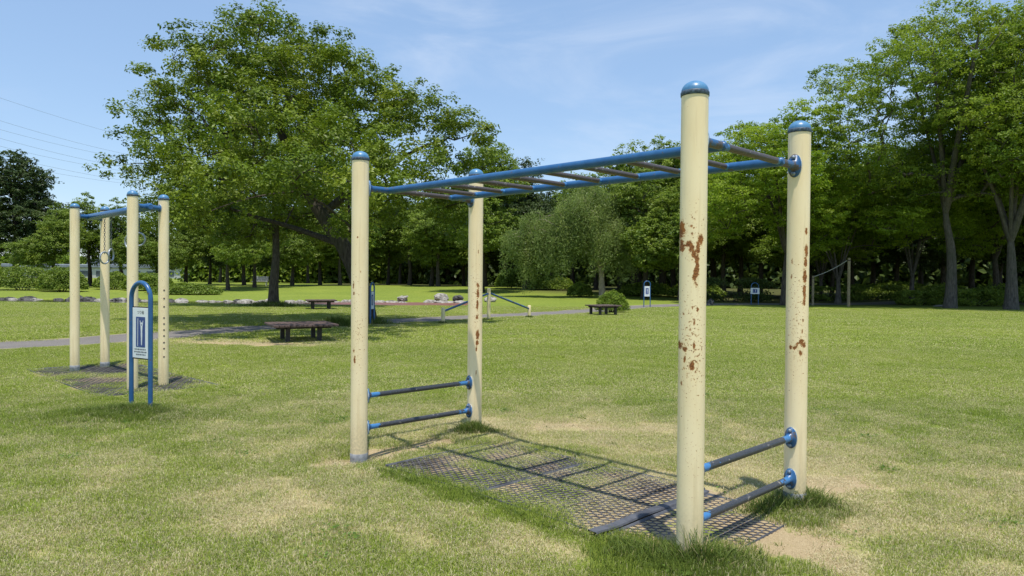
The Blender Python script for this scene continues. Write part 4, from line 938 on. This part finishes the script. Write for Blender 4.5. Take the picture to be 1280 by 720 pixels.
# maple with layered light green sprays
mp = vase(12, 10.0, 4.6, 2.8, 15)
map1 = make_tree('maple_tree', 'multi stemmed maple with pale lower trunk, left of the tallest tree', 'tree', [(0, 0, -.1), (-.03, 0, .8), (.0, 0, 1.6), (.05, 0, 2.1)], .18, mp, 320, 200, .135, .72, M['leaf_maple'], M['bark_grey'], 5, mind=.72, flat=.42, stems=vase_stems(21, 1.5, 9.0, 4.4, 6, .06), loc=(25.6, 46.2, g1(25.6, 46.2)), low_first=2.0, twig=.010)
map2 = make_tree('maple_tree', 'light green leafy tree directly behind the right post of the monkey bars', 'tree', [(0, 0, -.1), (.0, 0, 1.5), (.1, 0, 3.0), (.15, 0, 4.2)], .25, vase(14, 11.0, 5.0, 3.0, 16) + [(0, 0, 9.2, 2.0, 2.0, 1.3), (-2.4, -.4, 7.4, 1.9, 1.9, 1.1)], 400, 200, .14, .80, M['leaf_maple'], M['bark'], 6, mind=.68, flat=.42, stems=vase_stems(31, 3.0, 10, 4.4, 5, .10), loc=(16.0, 42.3, 0), low_first=2.6, twig=.010)
dup(map1, (20.6, 45.6, .1), 1.3, (1.0, 1.0, .86), 'layered pale green maple between the right post and the rope posts')
dup(map1, (21.6, 50.5, .1), 4.0, (.9, .9, .85), 'thin maple with a leaning pale trunk in the shade behind the rope')
dup(map2, (31.5, 47, .1), 2.5, (.95, .95, .95), 'leafy tree filling the gap behind the two right hand trunks')

# willow
def willow():
    b = [(0, 0, 5.9, 1.5, 1.7, .8), (-1.9, -.3, 5.4, 1.2, 1.3, .7), (1.6, .2, 5.2, 1.2, 1.4, .6), (-.6, 0, 7.0, 1.2, 1.3, .6), (-3.2, 0, 4.5, .9, 1.1, .5), (2.7, 0, 4.2, .9, 1.1, .5), (-1.2, -.6, 6.4, 1.2, 1.3, .6), (-4.2, .2, 3.4, .7, .9, .4), (.9, -.8, 4.4, 1.0, .8, .5), (-2.2, -.9, 4.0, .9, .8, .4), (1.0, .5, 6.5, .9, 1., .5)]
    return make_tree('willow_tree', 'greyish green willow with drooping branches and a leaning trunk', 'tree', [(1.25, 0, -.1), (1.15, 0, 1.0), (1.1, 0, 2.0), (.75, 0, 2.9), (.1, 0, 4.0), (-.1, 0, 5.2)], .24, b + [(-3.6, .6, 5.6, 1.1, 1.2, .6), (3.4, .6, 5.4, 1.0, 1.2, .5), (-5.2, .5, 4.6, .8, 1., .4), (.2, .8, 8.0, .9, 1., .5), (1.4, .6, 7.4, .9, 1., .4), (3.9, .8, 6.2, .8, 1., .4)], 300, 230, .21, .55, M['leaf_willow'], M['bark_pale'], 7, mind=.5, flat=.7, droop=2.3, shell=.3, loc=(5.3, 52, g1(5.3, 52)), stems=[([(1.1, 0, 2.2), (1.5, -.1, 2.9), (1.75, -.1, 3.3)], .15)], low_first=3.2, twig=.010, asp=.22)
willow()

# woodland trees: four kinds, many copies
WK = []
RW = np.random.default_rng(90)
specs = [(11.5, 6.0, 3.0, M['leaf_wood'], 8), (13.0, 5.4, 3.4, M['leaf_wood'], 10), (9.5, 5.6, 2.4, M['leaf_hedge'], 7), (12.0, 5.0, 2.6, M['leaf_dark'], 9)]
first_place = [(9.6, 57.5, 0), (12.5, 60, 1), (-8.6, 77, 2), (1.2, 66, 3)]
kinds = ['mid green rounded woodland tree', 'tall narrow woodland tree', 'low bright green woodland tree', 'dark green woodland tree']
GRP = 'trees of the wood behind the lawn'
for k, (H, W_, base, mt, nb) in enumerate(specs):
    x, y, _ = first_place[k]
    WK.append(make_tree('woodland_tree', kinds[k] + ' in the wood behind the lawn', 'tree', [(0, 0, -.1), (.1, 0, base * .7), (0, .1, base * 1.4), (.1, 0, H * .75)], .24, woods_blobs(RW, H, W_, base, nb), 240, 190, .20, 1.0, mt, M['bark'], 50 + k, mind=.85, flat=.5, loc=(x, y, g1(x, y)), low_first=base * .75, twig=.014, group=GRP))
def wood(k, px, Yd, s=1.0, rz=None, label=None, group=GRP, sz=None):
    x = W2(px, Yd); z = g1(x, Yd)
    return dup(WK[k], (x, Yd, z), RW.random() * 6.28 if rz is None else rz, (s, s, sz or s), label, group)
# rear rows, heights rise to the right
for px, Yd, k, s in ((455, 78, 2, .95), (485, 82, 0, .80), (512, 79, 2, 1.0), (580, 80, 0, .85), (607, 76, 2, .95), (632, 78, 3, .80), (560, 90, 3, .95), (500, 92, 3, .9), (440, 95, 0, .9), (660, 74, 0, .85), (690, 72, 3, .85), (716, 70, 0, .95), (745, 68, 1, .85), (775, 70, 0, .95), (800, 66, 1, .88), (826, 64, 3, .95), (842, 62, 1, .95), (868, 64, 0, 1.0), (890, 60, 2, 1.15), (905, 56, 1, .85), (925, 58, 0, .92), (950, 56, 1, .84), (985, 54, 0, .80), (1012, 56, 3, .72), (1040, 55, 1, .70), (1065, 58, 3, .78), (1090, 60, 0, .95), (1120, 57, 3, .9), (1150, 60, 1, .95), (1180, 55, 3, .95), (1215, 56, 0, 1.0), (1250, 54, 3, 1.0), (1290, 52, 0, 1.0), (1330, 50, 1, 1.0), (1370, 47, 0, 1.0)):
    wood(k, px, Yd, s)
wood(0, 850, 50.5, .70, label='bright leafy tree half hidden by the nearest post', group=None)
wood(2, 805, 52, .95, label='bushy tree right behind the slim arched sign', group=None)
wood(1, 602, 60, .98, label='narrow pointed tree top showing right of the broad dome', group=None)
wood(2, 548, 74, .95, label='low bright tree between the left and the farthest cream post', group=None)
# left background
pale = [(66, 62, .72, 'small pale tree with a slanting trunk between the dark evergreen and the leftmost ring post'), (112, 66, .84, 'light green tree seen between the two left ring posts'), (150, 64, .78, 'small light green tree with a forked trunk behind the ring frame'), (195, 66, .66, 'low tree just right of the ring frame beyond the pond')]
for px, Yd, s, lb in pale: wood(2, px, Yd, s, label=lb, group='small trees beyond the pond')
for px, Yd, k, s in ((232, 70, 2, .80), (262, 76, 3, .75), (285, 60, 0, .70), (305, 72, 3, .8), (318, 66, 0, .72), (365, 72, 2, .85), (400, 76, 0, .80), (425, 74, 2, .8), (340, 88, 3, .8), (275, 92, 3, .8), (385, 92, 1, .8)):
    wood(k, px, Yd, s, label='tree standing beyond the pond in the shade behind the broad dome', group='trees beyond the pond')
ev = make_tree('evergreen_tree', 'large dark evergreen at the far left edge behind the hedge', 'tree', [(0, 0, -.1), (.2, 0, 3), (.1, 0, 6), (0, 0, 11)], .34, [(-.5, 0, 4.6, 4.8, 4., 1.6), (1.6, 0, 6.4, 4.0, 3.6, 1.5), (-1., 0, 8.6, 3.9, 3.6, 1.7), (.3, 0, 10.6, 2.9, 2.8, 1.4), (-.2, 0, 12.2, 1.7, 1.8, 1.1), (4.2, 0, 5.2, 1.9, 1.6, .8), (-3.5, 0, 10.0, 2.2, 2.2, 1.4), (-4.5, 0, 7.0, 2.6, 2.6, 1.5), (3.3, 0, 7.6, 1.4, 1.4, .8)], 620, 100, .26, .85, M['leaf_dark'], M['bark'], 61, mind=.66, flat=.5, loc=(W2(18, 74), 74, g1(-50, 74)), low_first=2.2)
# tree right behind the left side of frame, off-picture crowns are left out

# ------------------------------------------------------------------ hedges and bushes
def bush(name, label, loc, rx, ry, rz_, n, ls, mat, seed, rot=0, box=False, cat='bush', group=None, stem=True):
    R = np.random.default_rng(seed); root = thing(name, label, cat, loc, rot, group); d = R.normal(size=(n, 3)); d[:, 2] = np.abs(d[:, 2]) if not box else d[:, 2]; d /= np.linalg.norm(d, axis=1)[:, None]
    if box: d = np.sign(d) * np.abs(d) ** .45; d /= np.maximum(1, np.abs(d).max(1))[:, None] ** 1
    rr = (.62 + .42 * R.random(n) ** .6); lump = .5 + .5 * np.sin(d[:, 0] * 7 + seed) * np.cos(d[:, 1] * 6 + d[:, 2] * 5 + seed); rr = rr * (.86 + .16 * lump)
    P = d * rr[:, None] * np.array([rx, ry, rz_]); P[:, 2] = P[:, 2] + (rz_ * (1.0 if box else .12)); P[:, 2] = np.maximum(P[:, 2], .02)
    N = d * .6 + R.normal(size=(n, 3)) * .6 + np.array([0, 0, .4]); N /= np.linalg.norm(N, axis=1)[:, None]; V, F = leaf_quads(P, N, ls, R)
    np_mesh('foliage', V, F, mat, {'tint': np.repeat(np.clip(R.random(n) * .7 + .3 * lump, 0, 1), 4), 'lump': np.repeat(np.clip(lump * R.random(n), 0, 1), 4)}, False, root)
    if stem:
        m_ = MB()
        for k in range(7):
            a = k * .9; m_.tube([(0.1 * rx * cos(a), .1 * ry * sin(a), -.05), (.35 * rx * cos(a), .35 * ry * sin(a), rz_ * .5), (.6 * rx * cos(a), .6 * ry * sin(a), rz_ * .9)], [.03, .022, .01], 5)
        m_.build('stem', M['bark'], root)
    return root
bush('clipped_bush', 'round clipped bush glowing yellow green behind a platform bench', (W2(762, 32.5), 31.6, 0), .78, .7, .86, 5200, .075, M['leaf_shrub'], 1)
for px, w, Yd, hh, lb, sd in ((28, 3.9, 57, 1.75, 'longest rounded green hedge at the far left beyond the pond rocks', 2), (78, 1.9, 55, 1.7, 'rounded hedge left of the leftmost ring post', 3), (142, 1.6, 60, 1.3, 'dark low bush seen between the ring posts', 4), (232, 2.7, 52, .75, 'low spreading bush beyond the pond left of the thick trunk', 5), (185, 2.2, 58, 1.3, 'tall shadowy bush just left of the rightmost ring post', 6)):
    bush('hedge', lb, (W2(px, Yd), Yd, g1(W2(px, Yd), Yd)), w, 1.3, hh, 7000, .16, M['leaf_hedge'] if sd not in (4, 6) else M['leaf_wood'], sd, cat='hedge')
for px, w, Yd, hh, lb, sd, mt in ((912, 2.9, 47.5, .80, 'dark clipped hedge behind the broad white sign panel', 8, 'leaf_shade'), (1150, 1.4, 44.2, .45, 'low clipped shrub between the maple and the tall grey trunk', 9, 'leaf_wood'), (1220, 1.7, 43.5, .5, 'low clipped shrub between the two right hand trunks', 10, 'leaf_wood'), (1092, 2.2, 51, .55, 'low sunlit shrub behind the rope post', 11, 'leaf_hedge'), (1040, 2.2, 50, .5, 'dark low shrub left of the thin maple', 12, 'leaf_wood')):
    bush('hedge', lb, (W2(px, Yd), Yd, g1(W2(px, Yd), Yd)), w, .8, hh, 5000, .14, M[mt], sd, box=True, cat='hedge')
for px, Yd, w, hh, lb, sd in ((637, 70, 1.5, 1.7, 'rounded dark bush at the wood edge beside the farthest cream post', 20), (725, 54, 1.0, .95, 'shadowed bush at the foot of the willow', 21), (690, 66, 2.2, 1.2, 'low dark bush in the wood left of the willow trunk', 22), (808, 56, 2.4, 1.0, 'low dark bush behind the path end', 23), (1250, 47, 2.4, 1.1, 'dark bush behind the stout forked trunk', 24), (1120, 56, 3, 1.2, 'dark bush deep in the wood behind the maple', 25), (870, 54, 2.2, 1.1, 'dark bush in the wood just left of the hedge', 26), (1180, 50, 2.2, 1.0, 'dark bush behind the tallest tree', 27)):
    bush('wood_bush', lb, (W2(px, Yd), Yd, g1(W2(px, Yd), Yd)), w, w * .8, hh, 4500, .17, M['leaf_wood'], sd)
# far wood read as one dark mass
def far_wood(x0, x1, yfun, n, h0, size, mat, label, seed):
    R = np.random.default_rng(seed); t = R.random(n); X0 = x0 + t * (x1 - x0); hm = h0 + 2.8 * fbm(X0, X0 * 0, 5, 8) + 1.5 * fbm(X0, X0 * 0, 1.6, 9)
    P = np.c_[X0, yfun(t) + R.normal(0, 2.0, n), .1 + hm * R.random(n)]; P += np.c_[R.normal(size=(n, 2)) * .8, R.normal(size=n) * .25]
    N = R.normal(size=(n, 3)) + np.array([0, -.5, .4]); N /= np.linalg.norm(N, axis=1)[:, None]; V, F = leaf_quads(P, N, size, R, .7)
    tag(np_mesh('far_wood', V, F, mat, {'tint': np.repeat(R.random(n), 4), 'lump': np.repeat(R.random(n) ** 2, 4)}), label, 'wood', kind='stuff')
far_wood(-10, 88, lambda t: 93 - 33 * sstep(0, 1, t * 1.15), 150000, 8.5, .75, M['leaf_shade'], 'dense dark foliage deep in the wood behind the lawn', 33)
far_wood(-210, -60, lambda t: 215 + 10 * t, 26000, 4.5, 1.2, M['leaf_wood'], 'low line of distant trees behind the pale building at the left', 35)
far_wood(-46, -8, lambda t: 104 - 6 * t, 60000, 7.0, .65, M['leaf_wood'], 'band of green foliage closing the view beyond the pond', 34)

# ------------------------------------------------------------------ building, pylon and wires
bd = thing('building', 'long low pale building with a grey roof far behind the hedge', 'building', (-107, 190, -.3), .05)
m_ = MB(); m_.box((0, 0, 1.7), (44, 12, 3.4)); m_.build('wall', M['concrete'], bd); m_ = MB(); m_.box((0, 0, 3.85), (45, 13, .9), None, .15); m_.box((6, 2, 5.0), (20, 7, 1.4), None, .1); m_.build('roof', M['roofm'], bd)
for k in range(10): m_ = MB(); m_.box((-19 + 4.2 * k, -6.02, 2.0), (2.6, .1, 1.3)); m_.build('window', M['glassd'], bd)
def pylon(label, x, y, H=50.):
    p = thing('power_pylon', label, 'pylon', (x, y, 0)); L = MB()
    def w(z): return 3.4 * (1 - z / H) ** 1.2 + .55
    zs = np.linspace(0, H, 15)
    for sx in (-1, 1):
        for sy in (-1, 1): L.tube([(sx * w(z), sy * w(z), z) for z in zs], .08, 5)
    for a, b in zip(zs[:-1], zs[1:]):
        for s in (-1, 1):
            L.tube([(-w(a), s * w(a), a), (w(b), s * w(b), b)], .035, 4); L.tube([(w(a), s * w(a), a), (-w(b), s * w(b), b)], .035, 4); L.tube([(s * w(a), -w(a), a), (s * w(b), w(b), b)], .035, 4)
    L.build('tower', M['pylon'], p)
    for z in ARMZ:
        a_ = MB()
        for s in (-1, 1): a_.tube([(0, 0, z + .9), (s * ARM, 0, z)], .06, 5); a_.tube([(0, 0, z - .3), (s * ARM, 0, z)], .06, 5); a_.tube([(s * ARM, 0, z), (s * ARM, 0, z - 1.4)], .12, 6)
        a_.build('crossarm', M['pylon'], p)
ARMZ = (44.6, 40.0, 35.6); ARM = 4.2; PA = (-135., 260.); PBp = (-141., 150.)
pylon('grey lattice power pylon showing faintly through the left side of the dome', *PA)
def wire(a, b, sag, label, group):
    t = np.linspace(0, 1, 40); a = np.array(a); b = np.array(b); P = a + (b - a) * t[:, None]; P[:, 2] -= sag * 4 * t * (1 - t); m_ = MB(); m_.tube(P, .035, 4, False); tag(m_.build('power_line', M['wire']), label, 'power line', group)
G = 'power lines in the sky'
wire((PA[0], PA[1], 50), (PBp[0], PBp[1], 50), 1.2, 'topmost thin power line crossing the sky at the left', None)
for k, z in enumerate(ARMZ):
    for s in (-1, 1): wire((PA[0] + s * ARM, PA[1], z - 1.4), (PBp[0] + s * ARM, PBp[1], z - 1.4), 1.8, ['upper', 'middle', 'lower'][k] + ' pair of power lines, ' + ('left' if s < 0 else 'right') + ' one of the two', None)

# ------------------------------------------------------------------ sky, sun, camera
SUN = Vector((.10, -.63, 2.5)).normalized(); el = math.asin(SUN.z); az = math.atan2(SUN.x, SUN.y)
wd = bpy.data.worlds.new('World'); SC.world = wd; wd.use_nodes = True; nt = wd.node_tree; nt.nodes.clear()
class WT(NT):
    def __init__(s): s.t = nt
t = WT(); sky = t.n('ShaderNodeTexSky'); sky.sky_type = 'NISHITA'; sky.sun_disc = False; sky.sun_elevation = el; sky.sun_rotation = az; sky.altitude = 50; sky.air_density = 1.0; sky.dust_density = .35; sky.ozone_density = 1.5
tc = t.n('ShaderNodeTexCoord').outputs['Generated']; cl = t.noise(t.mapping(tc, (1.2, 2.2, 5.0)), 2.2, 7, .58, .6); cl2 = t.noise(t.mapping(tc, (1, 1, 2)), 1.3, 3)
f = t.math('MULTIPLY', t.ramp(cl, .47, .80), t.ramp(cl2, .40, .65, .15, .75))
hz = t.n('ShaderNodeSeparateXYZ'); t.l(tc, hz.inputs[0])
col = t.mix(t.math('MULTIPLY', f, .5), t.mix(.5, t.mix(1.0, sky.outputs[0], (1.36, 1.33, 1.27), 'MULTIPLY'), (2.2, 3.45, 5.6)), (5.4, 6.0, 7.0)); bg = t.n('ShaderNodeBackground'); bg.inputs[1].default_value = .15; t.l(col, bg.inputs[0]); wo = t.n('ShaderNodeOutputWorld'); t.l(bg.outputs[0], wo.inputs[0])
sl = bpy.data.lights.new('sun', 'SUN'); sl.energy = 5.0; sl.angle = radians(.53); sl.color = (1.0, .945, .84); so = bpy.data.objects.new('sun', sl); COL.objects.link(so); so.rotation_euler = SUN.to_track_quat('Z', 'Y').to_euler(); so.location = (0, 0, 60)

cd = bpy.data.cameras.new('camera'); cd.sensor_width = 36; cd.lens = 902.8 / 1280 * 36; cd.clip_end = 5000; cd.clip_start = .05
cam = bpy.data.objects.new('camera', cd); COL.objects.link(cam); pt = .0141; rl = .0085
Fv = Vector((0, cos(pt), -sin(pt))); U0 = Vector((0, sin(pt), cos(pt))); Rt = Vector((1, 0, 0)) * cos(rl) + U0 * sin(rl); Up = Vector((-1, 0, 0)) * sin(rl) + U0 * cos(rl)
cam.matrix_world = Matrix(((Rt.x, Up.x, -Fv.x, 0), (Rt.y, Up.y, -Fv.y, 0), (Rt.z, Up.z, -Fv.z, EYE), (0, 0, 0, 1)))
SC.camera = cam
SC.view_settings.view_transform = 'Standard'; SC.view_settings.look = 'None'; SC.view_settings.exposure = 0; SC.view_settings.gamma = 1
SC.render.engine = 'CYCLES'; SC.cycles.max_bounces = 6; SC.cycles.diffuse_bounces = 3; SC.cycles.glossy_bounces = 2; SC.cycles.transmission_bounces = 3; SC.cycles.transparent_max_bounces = 4
SC.cycles.use_denoising = True; SC.cycles.adaptive_threshold = .006
